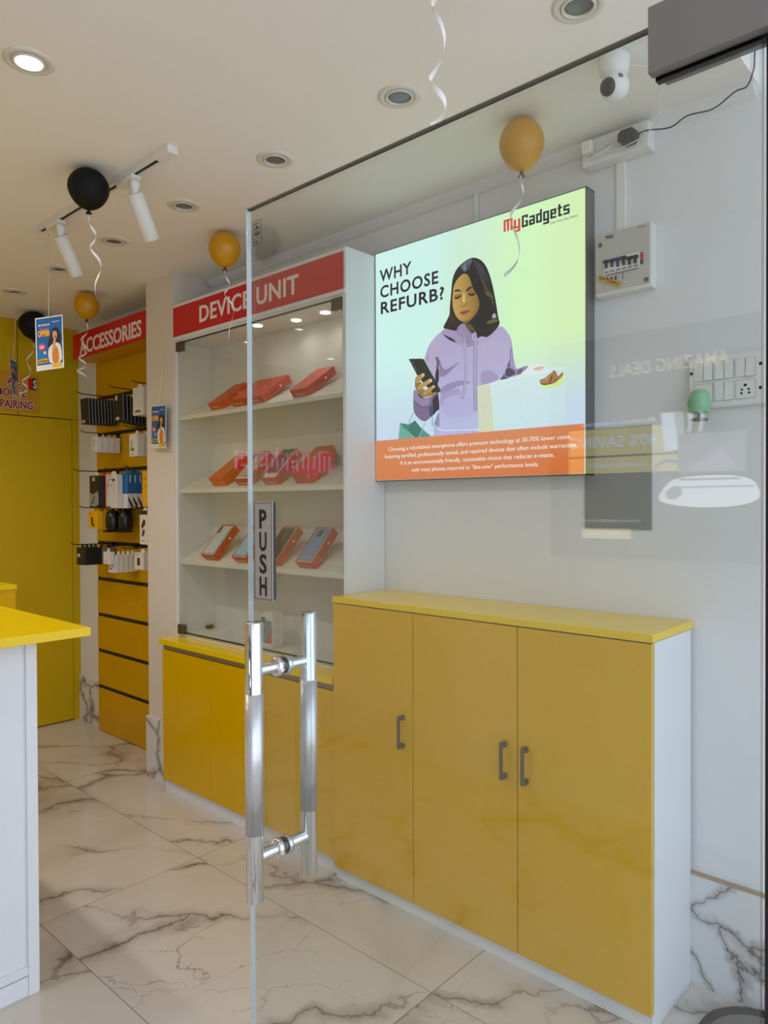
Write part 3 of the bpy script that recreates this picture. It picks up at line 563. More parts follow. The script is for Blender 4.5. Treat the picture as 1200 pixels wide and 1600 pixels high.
# phone boxes, built lying along +x, tilted back about y
PHW = .103
def red_box(loc, tilt, length, thick, label, openbox, group, mat='redbox', yaw=0.0, marks=True):
    t = thing('phone_box', loc, label, 'box', group, (0, -tilt, yaw))
    L_, w = length, PHW / 2
    if openbox:
        b = MB().box(0, L_, -w, w, 0, .012); b.box(0, .004, -w, w, .012, thick); b.box(L_ - .004, L_, -w, w, .012, thick)
        b.box(.004, L_ - .004, -w, -w + .003, .012, thick); b.box(.004, L_ - .004, w - .003, w, .012, thick)
        b.build('tray', M[mat], t)
        MB().box(.0045, L_ - .0045, -w + .0035, w - .0035, .012, thick - .004).build('insert', M['whitein'], t)
    else:
        b = MB().box(0, L_, -w, w, 0, thick * .55, bev=.001); b.build('tray', M[mat], t)
        MB().box(-.001, L_ + .001, -w - .001, w + .001, thick * .56, thick, bev=.0015).build('lid', M[mat], t)
    if marks:
        k = MB(); k.text('REFURBISHED', (L_ * .28, -w - .0014, thick * .40), (1, 0, 0), (0, 0, 1), L_ * .30, thick * .17, .0003, .01); k.build('side_lettering', M['blackslot'], t)
        MB().lathe([(0, 0), (.006, 0), (.006, .0006), (0, .0006)], (L_ * .64, -w - .0011, thick * .5), (0, -1, 0), n=12).build('seal', M['signwhite'], t)
        MB().box(-.0018, -.0011, -w * .6, w * .6, thick * .36, thick * .42).build('end_stripe', M['signwhite'], t)
        if not openbox:
            MB().lathe([(0, 0), (.005, 0), (.005, .0006), (0, .0006)], (L_ * .50, w * .35, thick + .0002), (0, 0, 1), n=12).build('seal', M['signwhite'], t)
            MB().text('PHONE', (L_ * .50, w * .1, thick + .0002), (0, -1, 0), (1, 0, 0), .03, .006, .0003, .01).build('lid_lettering', M['blackslot'], t)
    return t
def phone(loc, tilt, label, col, cam_mat, group, w=.070, L_=.150, lift=0.0, yaw=0, strip=False):
    t = thing('smartphone', loc, label, 'phone', group, (0, -tilt, yaw))
    m_ = pm('phone_back_' + label.split()[0], col, .15, spec=.5)
    MB().box(0, L_, -w / 2, w / 2, lift, lift + .0085, bev=.0035, seg=3).build('back_cover', m_, t)
    c = MB()
    if strip: c.box(L_ - .045, L_ - .006, w / 2 - .024, w / 2 - .006, lift + .0085, lift + .011, bev=.001)
    else: c.box(L_ - .042, L_ - .010, -.013, .013, lift + .0085, lift + .011, bev=.001)
    cc = c.build('camera_module', M['blackslot'], t)
    k = MB()
    for i in range(2):
        y = (w / 2 - .015) if strip else 0
        k.cyl((L_ - .035 + .018 * i, y, lift + .011), (L_ - .035 + .018 * i, y, lift + .0125), .006, n=14)
    k.build('camera_lens', M['lens'], cc)
    return t
def rad(d): return math.radians(d)
def shelf_z(zf, x): return zf + .004 + (x - SHX) * math.tan(rad(SHA))
pos = ['next to the column', 'second from the column', 'third from the column', 'nearest the advert']
for i, y in enumerate((2.871, 2.694, 2.572, 2.276)):
    red_box((2.004, y, shelf_z(1.857, 2.006)), rad(35), .192, .038, 'closed flat red phone box on the top shelf, ' + pos[i], False, 'red phone boxes on the display shelves')
# middle shelf
mz = shelf_z(1.494, 2.006)
red_box((2.004, 2.856, mz), rad(36), .182, .050, 'closed plain orange-red phone box on the middle shelf, next to the column', False, 'red phone boxes on the display shelves', 'orangebox', marks=False)
red_box((2.004, 2.659, mz), rad(46), .182, .042, 'open red phone box with cream insert on the middle shelf, second from the column', True, 'red phone boxes on the display shelves', 'redbox')
red_box((2.004, 2.464, mz), rad(46), .182, .042, 'open red box with a dark phone on the middle shelf, third from the column', True, 'red phone boxes on the display shelves', 'redbox')
red_box((2.004, 2.255, mz), rad(40), .190, .055, 'closed thick red phone box on the middle shelf, nearest the advert', False, 'red phone boxes on the display shelves', 'redbox', marks=False)
def in_box(bx, by, bz, tilt, along, up): return (bx + along * math.cos(tilt) - up * math.sin(tilt), by, bz + along * math.sin(tilt) + up * math.cos(tilt))
phone(in_box(2.004, 2.659, mz, rad(46), .018, .0385), rad(46), 'pale gold phone lying in the second box of the middle shelf', (196, 170, 150), None, 'phones shown in open boxes', strip=True)
phone(in_box(2.004, 2.464, mz, rad(46), .030, .0385), rad(46), 'charcoal grey phone lying in the third box of the middle shelf', (52, 56, 60), None, 'phones shown in open boxes', strip=True)
lz = shelf_z(1.142, 2.006)
T3 = rad(49)
names3 = ['open red box holding a silver phone on the lowest shelf, next to the column', 'open red box holding a light blue phone on the lowest shelf, behind the PUSH sign',
          'open red box holding a black phone on the lowest shelf, beside the PUSH sign', 'open red box holding a blue phone on the lowest shelf, nearest the advert']
cols3 = [((198, 208, 214), 'silver white'), ((150, 190, 214), 'light blue'), ((30, 33, 32), 'glossy black'), ((112, 146, 188), 'steel blue')]
where3 = ['next to the column', 'behind the PUSH sign', 'just past the PUSH sign', 'nearest the advert']
for i, y in enumerate((2.924, 2.677, 2.458, 2.237)):
    red_box((2.004, y, lz), T3, .188, .040, names3[i], True, 'red phone boxes on the display shelves')
    phone(in_box(2.004, y, lz, T3, .010, .0365), T3, cols3[i][1] + ' phone in its red box on the lowest shelf, ' + where3[i], cols3[i][0], None, 'phones shown in open boxes', L_=.166, w=.080, strip=(i != 3))
def white_phone_box():
    o = (2.065, 2.55, .782); t = thing('phone_carton', o, 'upright white phone carton with blue and pink picture on the case floor', 'box')
    MB(o).box(2.030, 2.090, 2.507, 2.594, .782, .938, bev=.001).build('carton', M['whiteplastic'], t)
    a = MB(o); X = 2.0295
    def q(y0, y1, z0, z1, c): a.flat([(X, y0, z0), (X, y0, z1), (X, y1, z1), (X, y1, z0)], col=lin(c))
    q(2.512, 2.572, .80, .90, (110, 160, 176)); a.flat([(X - .0003, 2.512, .80), (X - .0003, 2.512, .885), (X - .0003, 2.552, .80)], col=lin((214, 96, 104)))
    a.flat([(X - .0003, 2.557, .89), (X - .0003, 2.587, .89), (X - .0003, 2.587, .915), (X - .0003, 2.557, .915)], col=lin((70, 110, 140)))
    a.text('5G', (X - .0003, 2.587, .928), (0, -1, 0), (0, 0, 1), .016, .008, 0, .01, col=lin((60, 60, 60)))
    a.build('printed_front', M['print'], t)
    k = MB(o)
    for z in (.81, .85, .90): k.box(2.042, 2.075, 2.5064, 2.5068, z, z + .012)
    k.build('printed_side', M['lampring'], t)
white_phone_box()

# ------------------------------------------------------------------ backlit advert on the wall
def lightbox():
    X, YL, ZT, W_, H_ = 2.131, 1.9725, 2.4252, .9133, .9143
    o = (XW, YL - W_ / 2, ZT - H_); t = thing('advert_lightbox', o, 'square backlit advert of a woman in a lilac hoodie asking WHY CHOOSE REFURB?', 'advert')
    h = MB(o); x0 = X + .001
    h.box(x0, XW - .001, YL - .004, YL, ZT - H_, ZT); h.box(x0, XW - .001, YL - W_, YL - W_ + .004, ZT - H_, ZT)
    h.box(x0, XW - .001, YL - W_, YL, ZT - .004, ZT); h.box(x0, XW - .001, YL - W_, YL, ZT - H_, ZT - H_ + .004)
    h.build('housing', M['greyhousing'], t)
    # backlit sheet: its background colour is cooler at one side and greenish at the other
    m, N, L = newmat('backlit_sheet'); out = N.new('ShaderNodeOutputMaterial'); e = N.new('ShaderNodeEmission'); L.new(e.outputs[0], out.inputs[0])
    tc = N.new('ShaderNodeTexCoord'); sp = N.new('ShaderNodeSeparateXYZ'); L.new(tc.outputs['Generated'], sp.inputs[0])
    r = N.new('ShaderNodeValToRGB'); r.color_ramp.interpolation = 'EASE'
    cs = [(0.0, (222, 248, 190)), (.25, (218, 255, 200)), (.5, (214, 246, 222)), (.72, (214, 252, 246)), (1.0, (216, 254, 250))]
    for i, (p, c) in enumerate(cs):
        el = r.color_ramp.elements[i] if i < 2 else r.color_ramp.elements.new(p); el.position = p; el.color = (*lin(c), 1)
    L.new(sp.outputs[1], r.inputs[0])
    mx = N.new('ShaderNodeMix'); mx.data_type = 'RGBA'; mx.inputs['B'].default_value = (*lin((208, 226, 248)), 1); L.new(r.outputs[0], mx.inputs['A'])
    mr = N.new('ShaderNodeMapRange'); mr.interpolation_type = 'SMOOTHSTEP'; mr.inputs['From Min'].default_value = .55; mr.inputs['From Max'].default_value = .2; L.new(sp.outputs[2], mr.inputs['Value'])
    L.new(mr.outputs[0], mx.inputs['Factor']); L.new(mx.outputs['Result'], e.inputs[0]); e.inputs[1].default_value = 1.15
    MB(o).box(X, X + .006, YL - W_ + .004, YL - .004, ZT - H_ + .004, ZT - .004).build('backlit_sheet', m, t)
    P = lambda a, b, k: V((X - .0004 - k, YL - a / 1000, ZT - b / 1000))
    fig = MB(o)
    for i, (sm, c, c2, pts) in enumerate(ART):
        p = chaikin(pts, 2) if sm else pts
        if c == 'face':
            c = [lin((206 - 60 * min(1, max(0, (a - 395) / 110)), 168 - 56 * min(1, max(0, (a - 395) / 110)), 92 - 40 * min(1, max(0, (a - 395) / 110)))) for a, b in p]
        elif c2 is not None:
            z0, z1 = min(b for a, b in p), max(b for a, b in p)
            c = [tuple(lin(c)[k] * (1 - (b - z0) / (z1 - z0)) + lin(c2)[k] * (b - z0) / (z1 - z0) for k in range(3)) for a, b in p]
        else: c = lin(c)
        fig.flat([P(a, b, i * 2.0e-5) for a, b in p], col=c)
    fig.build('printed_portrait', M['glowprint'], t)
    bd = MB(o); bc = [lin((222, 128, 74)), lin((226, 140, 92)), lin((226, 140, 92)), lin((222, 116, 58))]
    bd.flat([P(4, 910, .0036), P(4, 751.5, .0036), P(909, 751.5, .0036), P(909, 910, .0036)], col=bc)
    band = bd.build('text_band', M['glowprint'], t)
    tx = MB(o); wc = lin((252, 246, 240))
    for s_, a, b, w_ in (('Choosing a refurbished smartphone offers premium technology at 30-70% lower costs,', 73, 796, 790), ('featuring certified, professionally tested, and repaired devices that often include warranties.', 53, 824, 832),
                         ('It is an environmentally friendly, sustainable choice that reduces e-waste,', 136, 852, 666), ('with many phones restored to "like-new" performance levels.', 191, 881, 554)):
        tx.text(s_, P(a, b, .0039), (0, -1, 0), (0, 0, 1), w_ / 1000, .0145, 0, .006, col=wc)
    tx.build('lettering', M['glowprint'], band)
    lt = MB(o); dk = lin((24, 26, 36))
    for s_, a, b, w_ in (('WHY', 29, 120, 166), ('CHOOSE', 32, 184, 292), ('REFURB?', 35, 248, 316)):
        lt.text(s_, P(a, b, .0036), (0, -1, 0), (0, 0, 1), w_ / 1000, .0445, 0, .024, col=dk, space=1.12)
    lt.build('headline', M['glowprint'], t)
    lg = MB(o)
    lg.block('My', P(609, 70, .0036), (0, -1, 0), (0, 0, 1), .066, .041, 0, col=0 or lin((224, 64, 76)))
    lg.block('Gadgets', P(681, 73, .0036), (0, -1, 0), (0, 0, 1), .177, .040, col=dk)
    lg.text('Deal Smart Buy Better', P(789, 90, .0036), (0, -1, 0), (0, 0, 1), .098, .0085, 0, .004, col=lin((88, 100, 92)))
    lg.build('logo', M['glowprint'], t)
lightbox()

# ------------------------------------------------------------------ the glass door, standing open
def glass_door():
    gx, ge = .92, .931; ya, yb, z0, z1 = .238, 1.214, .012, 2.031; o = (gx, .30, 0)
    t = thing('glass_door', o, 'frameless clear glass shop door standing open with steel pull bars', 'door')
    MB(o).box(gx, ge, ya, yb - .002, z0, z1 - .002).build('glass_panel', M['doorglass'], t)
    e = MB(o); e.box(gx, ge, yb - .002, yb, z0, z1); e.build('polished_edge', M['glassedge'], t)
    e = MB(o); e.box(gx, ge, ya, yb - .002, z1 - .002, z1); e.build('upper_edge', M['topedge'], t)
    for nm, za, zb in (('top_patch', 1.962, 2.046), ('bottom_patch', .0, .075)):
        p = MB(o); p.box(gx - .016, gx - .0005, .172, .366, za, zb, bev=.0015); p.box(ge + .0005, ge + .016, .172, .358, za, zb, bev=.0015)
        pp = p.build(nm, M['brushed'], t)
        MB(o).box(gx, ge, .172, .362, za - .004 if za > 1 else 0.001, zb - .004).build('gasket', M['blackslot'], pp)
    # pull handle: two bars through the pane
    hy = 1.1165; h = MB(o)
    def bar(x, za, zb, fa, fb, r=.0170):
        b = MB(o); b.lathe([(0, za), (r - .002, za), (r, za + .002), (r, zb - .002), (r - .002, zb), (0, zb)], (x, hy, 0), n=40)
        bb = b.build('pull_bar', M['chrome'], t)
        f = MB(o); f.lathe([(r + .0002, fa), (r + .0009, fa), (r + .0009, fb), (r + .0002, fb)], (x, hy, 0), n=40); f.build('protective_film', M['film'], bb)
    bar(.858, .652, 1.194, .784, 1.056); bar(.998, .655, 1.197, .788, 1.058)
    for z in (1.098, .735):
        s = MB(o); s.cyl((.858, hy, z), (.915, hy, z), .0115, n=28); s.cyl((.937, hy, z), (.998, hy, z), .0115, n=28)
        s.lathe([(.0115, -.012), (.0185, -.010), (.0195, -.006), (.0195, 0), (.0115, 0)], (.9195, hy, z), (1, 0, 0), n=28)
        s.lathe([(.0115, 0), (.0195, 0), (.0195, .006), (.0185, .010), (.0115, .012)], (.9325, hy, z), (1, 0, 0), n=28)
        s.cyl((.912, hy - .0175, z - .004), (.912, hy - .0205, z - .004), .003, n=10)
        st = s.build('standoff', M['chrome'], t)
        MB(o).lathe([(.012, .919), (.0165, .9192), (.0165, .9328), (.012, .933)], (0, hy, z), (1, 0, 0), n=28).build('washer', M['black'], st)
    # PUSH plate on the near face, the back of its twin on the far face
    p = MB(o); p.box(gx - .0025, gx - .0002, 1.132, 1.191, 1.226, 1.425, bev=.0005); pl = p.build('push_plate', M['bronzeg'], t)
    f = MB(o); x = gx - .0027
    for a in ((1.1335, 1.1895, 1.2275, 1.2285), (1.1335, 1.1895, 1.4225, 1.4235), (1.1335, 1.1345, 1.2275, 1.4235), (1.1885, 1.1895, 1.2275, 1.4235)): f.box(x - .0002, x + .0002, *a)
    for i, ch in enumerate('PUSH'): f.text(ch, (x, 1.173, 1.3725 - i * .0455), (0, -1, 0), (0, 0, 1), .023, .036, .0004, .025)
    f.build('lettering', M['blackslot'], pl)
    MB(o).box(ge + .0002, ge + .0075, 1.1465, 1.190, 1.226, 1.425).build('rear_plate', M['blackslot'], t)
    c = MB(o); x = gx - .0006
    for a in ((1.163, 1.192, 1.998, 1.999), (1.163, 1.192, 1.949, 1.950), (1.163, 1.164, 1.949, 1.999), (1.191, 1.192, 1.949, 1.999), (1.164, 1.191, 1.979, 1.9798), (1.164, 1.191, 1.962, 1.9628)): c.box(x, x + .0004, *a)
    c.text('A&A', (x, 1.188, 1.968), (0, -1, 0), (0, 0, 1), .021, .0085, .0003, .03)
    c.text('SAFETY', (x, 1.188, 1.990), (0, -1, 0), (0, 0, 1), .018, .004, .0003, .01)
    c.prism([(x, 1.186, 1.981), (x, 1.181, 1.988), (x, 1.170, 1.984), (x, 1.174, 1.982)], (.0003, 0, 0))
    c.text('IS 2553', (x, 1.188, 1.953), (0, -1, 0), (0, 0, 1), .013, .005, .0003, .01)
    c.build('glass_stamp', M['blackslot'], t)
glass_door()

# ------------------------------------------------------------------ counter in the foreground and the cabinet behind it
def counter():
    x0, x1, y0, y1 = .30, .871, 2.154, 3.10; o = (.58, 2.6, 0)
    t = thing('counter', o, 'white shop counter with overhanging yellow top, nearest the entrance', 'counter')
    MB(o).box(x0, x1 - .03, y0 + .012, y1, .0, 1.0345).build('body', M['white'], t)
    MB(o).box(x1 - .03, x1, y0, y1, .0, 1.0345).build('side_panel', M['white'], t)
    MB(o).box(x0, x1 - .0305, y0 + .002, y0 + .012, .06, .085).build('rail', M['white'], t)
    MB(o).box(x0, x1 - .0305, y0 + .004, y0 + .012, .0, .055).build('plinth', M['white'], t)
    MB(o).box(x0 - .05, .990, 2.063, y1 + .02, 1.035, 1.060, bev=.0015).build('top', M['ytop'], t)
counter()
def backcab():
    o = (.95, 3.55, 0); t = thing('storage_cabinet', o, 'plain yellow cabinet standing further in behind the counter', 'cabinet')
    MB(o).box(.60, 1.285, 3.40, 3.75, 0, 1.042).build('body', M['ylaminate'], t)
    MB(o).box(.60, 1.290, 3.395, 3.76, 1.043, 1.063, bev=.0015).build('top', M['ytop'], t)
backcab()

# ------------------------------------------------------------------ repair sign on the yellow back wall
def repair_sign():
    o = (1.766, YB - .004, 2.125); t = thing('repair_sign', o, 'mustard sign reading ALL MOBILE REPAIRING on the yellow back wall', 'sign')
    x1 = 1.932; x0 = 1.600; MB(o).box(x0, x1, YB - .006, YB - .001, 2.006, 2.242).build('sign_board', pm('mustard_sign_board', (206, 150, 4), .5), t)
    w_, r_ = MB(o), MB(o)
    for s_, xl, xr, zb, cap in (('ALL', 1.738, 1.822, 2.170, .042), ('MOBILE', 1.672, 1.850, 2.100, .042), ('REPAIRING', 1.640, 1.892, 2.026, .046)):
        r_.text(s_, (xl, YB - .0078, zb), (1, 0, 0), (0, 0, 1), xr - xl, cap, .0006, .03)
        w_.text(s_, (xl - .003, YB - .0072, zb), (1, 0, 0), (0, 0, 1), xr - xl + .006, cap, .0004, .075)
    r_.build('lettering', pm('maroon_lettering', (140, 8, 30), .5), t); w_.build('lettering_outline', M['signwhite'], t)
    k = MB(o); k.box(1.865, 1.889, YB - .009, YB - .0085, 2.150, 2.222, mi=0); k.box(1.889, 1.914, YB - .009, YB - .0085, 2.150, 2.222, mi=1)
    k.text('S', (1.893, YB - .0094, 2.160), (1, 0, 0), (0, 0, 1), .022, .05, .0004, .03, mi=2); k.build('logo', [M['red'], M['black'], M['signwhite']], t)
repair_sign()

# ------------------------------------------------------------------ accessories bay
GROOVES = [.282, .508, .734, .960, 1.186, 1.410, 1.633, 1.858, 2.083]
def slat_panel():
    o = (2.17, 3.91, 0); t = thing('slatwall_panel', o, 'yellow slatted accessory panel with black grooves, beyond the cream column', 'panel')
    y0, y1, x0 = 3.449, 4.383, 2.150; zs = [0.004] + GROOVES + [2.302]
    for a, b in zip(zs[:-1], zs[1:]):
        MB(o).box(x0, XW - .013, y0, y1, a + (.011 if a > .01 else 0), b - (.011 if b < 2.3 else 0), bev=.001).build('board', M['yslat'], t)
    for z in GROOVES: MB(o).box(x0 + .004, XW - .013, y0, y1, z - .011, z + .011).build('groove_rail', M['blackslot'], t)
slat_panel()
def acc_sign():
    o = (2.09, 3.9, 2.303); t = thing('accessories_sign', o, 'red ACCESSORIES header box above the slatted panel', 'sign')
    MB(o).box(1.995, XW - .001, 3.449, 4.352, 2.303, 2.452).build('box', M['yslat'], t)
    f = MB(o).box(1.990, 1.9945, 3.449, 4.352, 2.302, 2.453).build('sign_board', M['red'], t)
    MB(o).text('ACCESSORIES', (1.9895, 4.257, 2.325), (0, -1, 0), (0, 0, 1), .718, .082, .002, .022).build('lettering', M['signwhite'], f)
acc_sign()
def hook(y, z, x0, lab):
    o = (2.154, y, z); t = thing('display_hook', o, lab, 'hook', 'black hooks on the slatted panel')
    MB(o).tube([(2.15, y, z), (x0 + .03, y, z + .002), (x0 + .012, y, z + .006), (x0, y, z + .013)], .0028, 8).build('rod', M['black'], t)
    MB(o).box(2.139, 2.1495, y - .016, y + .016, z - .022, z + .010, bev=.002).build('back_clip', M['black'], t)
def package(y, ztop, x, w, h, d, mat, label, cat, name, group, art=None, tabmat='whiteplastic', tab=True, bev=.001):
    o = (x, y, ztop - h); t = thing(name, o, label, cat, group)
    MB(o).box(x, x + d, y - w / 2, y + w / 2, ztop - h, ztop, bev=min(bev, d * .3)).build('pack', M[mat], t)
    if tab:
        tb = MB(o); tb.prism([(x + d * .5, y - w * .2, ztop), (x + d * .5, y - w * .2, ztop + .012), (x + d * .5, y - w * .1, ztop + .02), (x + d * .5, y + w * .1, ztop + .02), (x + d * .5, y + w * .2, ztop + .012), (x + d * .5, y + w * .2, ztop)], (.0008, 0, 0)); tb.build('hang_tab', M[tabmat], t)
    if art:
        a = MB(o)
        for k, (u0, u1, v0, v1, c) in enumerate(art):
            X = x - .0004 - k * .0002
            pts = [(u0, v0), (u1, v0), (u1, v1), (u0, v1)] if not isinstance(u0, list) else u0
            if isinstance(u0, list): c = u1
            a.flat([(X, y + w / 2 - u * w, ztop - v * h) for u, v in pts], col=lin(c))
        a.build('printed_front', M['print'], t)
    return t
M['phonecase'] = pm('black_phone_case', (20, 21, 23), .5)
M['caserim'] = pm('grey_case_rim', (176, 174, 170), .4)
M['cartonwhite'] = pm('white_carton', (226, 222, 214), .5)
M['cartonblack'] = pm('black_carton', (24, 23, 24), .45)
M['cartongrey'] = pm('grey_carton', (120, 116, 112), .5)
M['cartonblue'] = pm('blue_carton', (20, 104, 168), .45)
M['cartonyellow'] = pm('yellow_carton', (236, 172, 12), .45)
M['pouch'] = pm('black_pouch_vinyl', (18, 19, 20), .3)
def phone_case(y, ztop, x, w, h, label, group, lean=0.0, pack=False):
    o = (x, y, ztop); t = thing('phone_case', o, label, 'phone case', group, (0, lean, 0))
    MB().box(0, .0075, -w / 2, w / 2, -h, 0, bev=.003).build('back_shell', M['phonecase'], t)
    MB().box(.0078, .0105, -w / 2 + .001, w / 2 - .001, -h + .001, -.001, bev=.001).build('rim', M['caserim'], t)
    s = MB(); s.flat([(-.0004, w * .38, -h * .95), (-.0004, w * .38, -h * .84), (-.0004, -w * .05, -h * .84), (-.0004, -w * .05, -h * .95)], col=lin((206, 204, 198)))
    if pack: s.flat([(-.0004, w * .40, -h * .05), (-.0004, w * .40, -h * .22), (-.0004, w * .1, -h * .22), (-.0004, w * .1, -h * .05)], col=lin((206, 204, 198)))
    s.build('price_label', M['print'], t)
# top row
hook(4.125, 2.068, 1.905, 'black hook of the top row, holding the row of black phone cases')
hook(3.775, 2.068, 1.925, 'black hook of the top row, holding the packed dark phone cases')
hook(3.535, 2.068, 1.93, 'black hook of the top row, half hidden by the cream column')
for i in range(10):
    phone_case(4.13 - .001 * i, 2.045, 1.950 + .0185 * i, .092, .150, 'pale-rimmed black phone case, %s of ten on the top hook by the yellow door' % ORD[i], 'black phone cases on the top hook', -.04)
for i in range(7):
    phone_case(3.79 - .002 * i, 2.038 - .004 * i, 1.985 + .021 * i, .085, .150, 'packed dark phone case, %s of seven on the middle top hook' % ORD[i], 'packed dark phone cases on the top hook', -.03, True)
for i in range(5):
    package(3.575, 2.052, 1.985 + .031 * i, .108, .148, .026, 'cartonwhite', 'white pack, %s of five on the top hook beside the column' % ORD[i], 'pack', 'accessory_pack', 'white packs on the top hook', [(.2, .75, .82, .92, (120, 118, 116)), (.08, .92, .06, .72, (214, 212, 206))])
# second row
hook(4.10, 1.842, 1.915, 'black hook of the second row, holding four slim white cartons')
hook(3.65, 1.842, 1.94, 'black hook of the second row, holding three broad white cartons')
for i in range(4):
    package(4.098, 1.820, 1.995 + .037 * i, .066, .090, .034, 'cartonwhite', 'small white carton, %s of four on the second row by the door' % ORD[i], 'carton', 'accessory_carton', 'small white cartons on the second row', [(.2, .7, .2, .62, (196, 190, 178)), (.15, .5, .82, .88, (120, 116, 110))])
for i in range(3):
    package(3.655, 1.808, 2.0 + .049 * i, .085, .122, .046, 'cartonwhite', 'broad white carton, %s of three on the second row by the column' % ORD[i], 'carton', 'accessory_carton', 'broad white cartons on the second row', [(.18, .45, .28, .72, (188, 182, 168)), (.18, .62, .62, .76, (126, 120, 112)), (.15, .6, .9, .93, (140, 136, 130))])
# third row
hook(4.115, 1.618, 1.88, 'long black hook of the third row, holding a black carton and a red one')
hook(3.90, 1.618, 1.96, 'black hook of the third row, holding the white earphone carton')
hook(3.60, 1.618, 1.92, 'black hook of the third row, holding yellow cartons beside the column')
package(4.073, 1.592, 1.98, .110, .186, .036, 'cartonblack', 'black carton with grey device picture on the third-row hook', 'carton', 'accessory_carton', None, [(.3, .62, .05, .17, (170, 164, 156)), ([(0, .5), (.35, .6), (.9, .48), (1, .62), (1, .9), (.6, .98), (0, .93)], (148, 146, 144), 0, 0, 0), ([(.25, .85), (.55, .62), (.62, .64), (.34, .9)], (40, 40, 42), 0, 0, 0)])
package(4.066, 1.594, 2.02, .110, .190, .040, 'redbox', 'red carton hanging just behind the black carton on the third row', 'carton', 'accessory_carton', None, tabmat='redbox')
package(3.950, 1.596, 2.022, .140, .194, .034, 'cartonwhite', 'large white carton with a drawn neckband earphone on the third row', 'carton', 'accessory_carton', None, [(.15, .6, .04, .055, (120, 116, 110)), (.62, .82, .13, .2, (70, 68, 66))] + [([(.5 + .34 * math.sin(a) * (1 if 1 else 0), .48 - .36 * math.cos(a)), (.5 + .34 * math.sin(a + .25), .48 - .36 * math.cos(a + .25)), (.5 + .325 * math.sin(a + .25), .48 - .345 * math.cos(a + .25)), (.5 + .325 * math.sin(a), .48 - .345 * math.cos(a))], (70, 68, 66), 0, 0, 0) for a in [x * .25 for x in range(-9, 9)]] + [(.26, .32, .3, .34, (30, 30, 30)), (.56, .62, .3, .34, (30, 30, 30)), (.1, .5, .93, .95, (150, 146, 140))])
for i in range(3):
    package(3.865, 1.606, 2.058 + .031 * i, .080, .204, .029, 'cartonblue', 'blue and white carton, %s of three beside the earphone carton' % ORD[i], 'carton', 'accessory_carton', 'blue cartons on the third row', [(0, 1, .6, 1, (226, 224, 220))], tabmat='cartonblue')
    t_ = [c for c in S.objects if c.type == 'EMPTY'][-1]; o_ = t_.location
    k = MB(o_); yy = 3.865 - .0405
    k.flat([(2.059 + .031 * i, yy, 1.403), (2.086 + .031 * i, yy, 1.403), (2.086 + .031 * i, yy, 1.486), (2.059 + .031 * i, yy, 1.486)], col=lin((226, 224, 220)))
    k.flat([(2.060 + .031 * i, yy - .0003, 1.47), (2.085 + .031 * i, yy - .0003, 1.425), (2.085 + .031 * i, yy - .0003, 1.403), (2.078 + .031 * i, yy - .0003, 1.403), (2.060 + .031 * i, yy - .0003, 1.45)], col=lin((20, 20, 24)))
    k.flat([(2.069 + .031 * i, yy - .0003, 1.55), (2.076 + .031 * i, yy - .0003, 1.55), (2.076 + .031 * i, yy - .0003, 1.592), (2.069 + .031 * i, yy - .0003, 1.592)], col=lin((206, 214, 222)))
    k.build('printed_side', M['print'], t_)
for i in range(2):
    package(3.548, 1.604, 2.022 + .05 * i, .11, .192, .046, 'cartonyellow', 'tall yellow carton, %s of two beside the cream column on the third row' % ORD[i], 'carton', 'accessory_carton', 'tall yellow cartons on the third row', [(.1, .6, .2, .23, (170, 110, 10)), (.2, .5, .4, .44, (200, 140, 20))], tabmat='cartonyellow')
# fourth row
hook(4.09, 1.404, 1.90, 'black hook of the fourth row, holding three yellow cartons')
hook(3.96, 1.404, 1.98, 'black hook of the fourth row, holding black pouches')
hook(3.545, 1.404, 1.93, 'black hook of the fourth row, holding the tall white card pack')
for i in range(3):
    package(4.088, 1.385, 1.98 + .038 * i, .115, .100, .035, 'cartonyellow', 'small yellow carton, %s of three on the fourth row' % ORD[i], 'carton', 'accessory_carton', 'small yellow cartons on the fourth row', [(.1, .5, .1, .16, (176, 120, 10)), (.3, .5, .35, .75, (60, 40, 10)), (.4, .62, .72, .9, (60, 60, 60))], tabmat='cartonyellow')
for i in range(2):
    y = 3.985 - .09 * i; o = (2.03 + .03 * i, y, 1.27); t = thing('accessory_pouch', o, 'black soft pouch, %s of two hanging beside the small yellow cartons' % ORD[i], 'pouch', 'black pouches on the fourth row')
    b = MB(o); x = 2.03 + .03 * i
    b.lathe([(.0, -.125), (.030, -.122), (.040, -.10), (.042, -.05), (.034, -.012), (.012, -.002), (.006, .012), (0, .012)], (x + .02, y, 1.392), n=20); b.build('pouch_body', M['pouch'], t)
    MB(o).box(x - .02, x + .062, y - .005, y + .05, 1.262, 1.276, bev=.004, mat=Matrix.Translation((0, 0, 0))).build('flap', M['pouch'], t)
package(3.543, 1.390, 1.995, .080, .182, .018, 'cartonwhite', 'tall white card pack with black cable pictures beside the column', 'pack', 'accessory_pack', None, [(.0, 1, 0, .12, (40, 40, 42)), ([(.2, .45), (.5, .25), (.75, .3), (.7, .42), (.45, .5), (.3, .55)], (40, 40, 42), 0, 0, 0), ([(.25, .72), (.45, .55), (.65, .56), (.6, .7), (.4, .78)], (50, 50, 52), 0, 0, 0), (.2, .6, .88, .9, (90, 90, 90))])
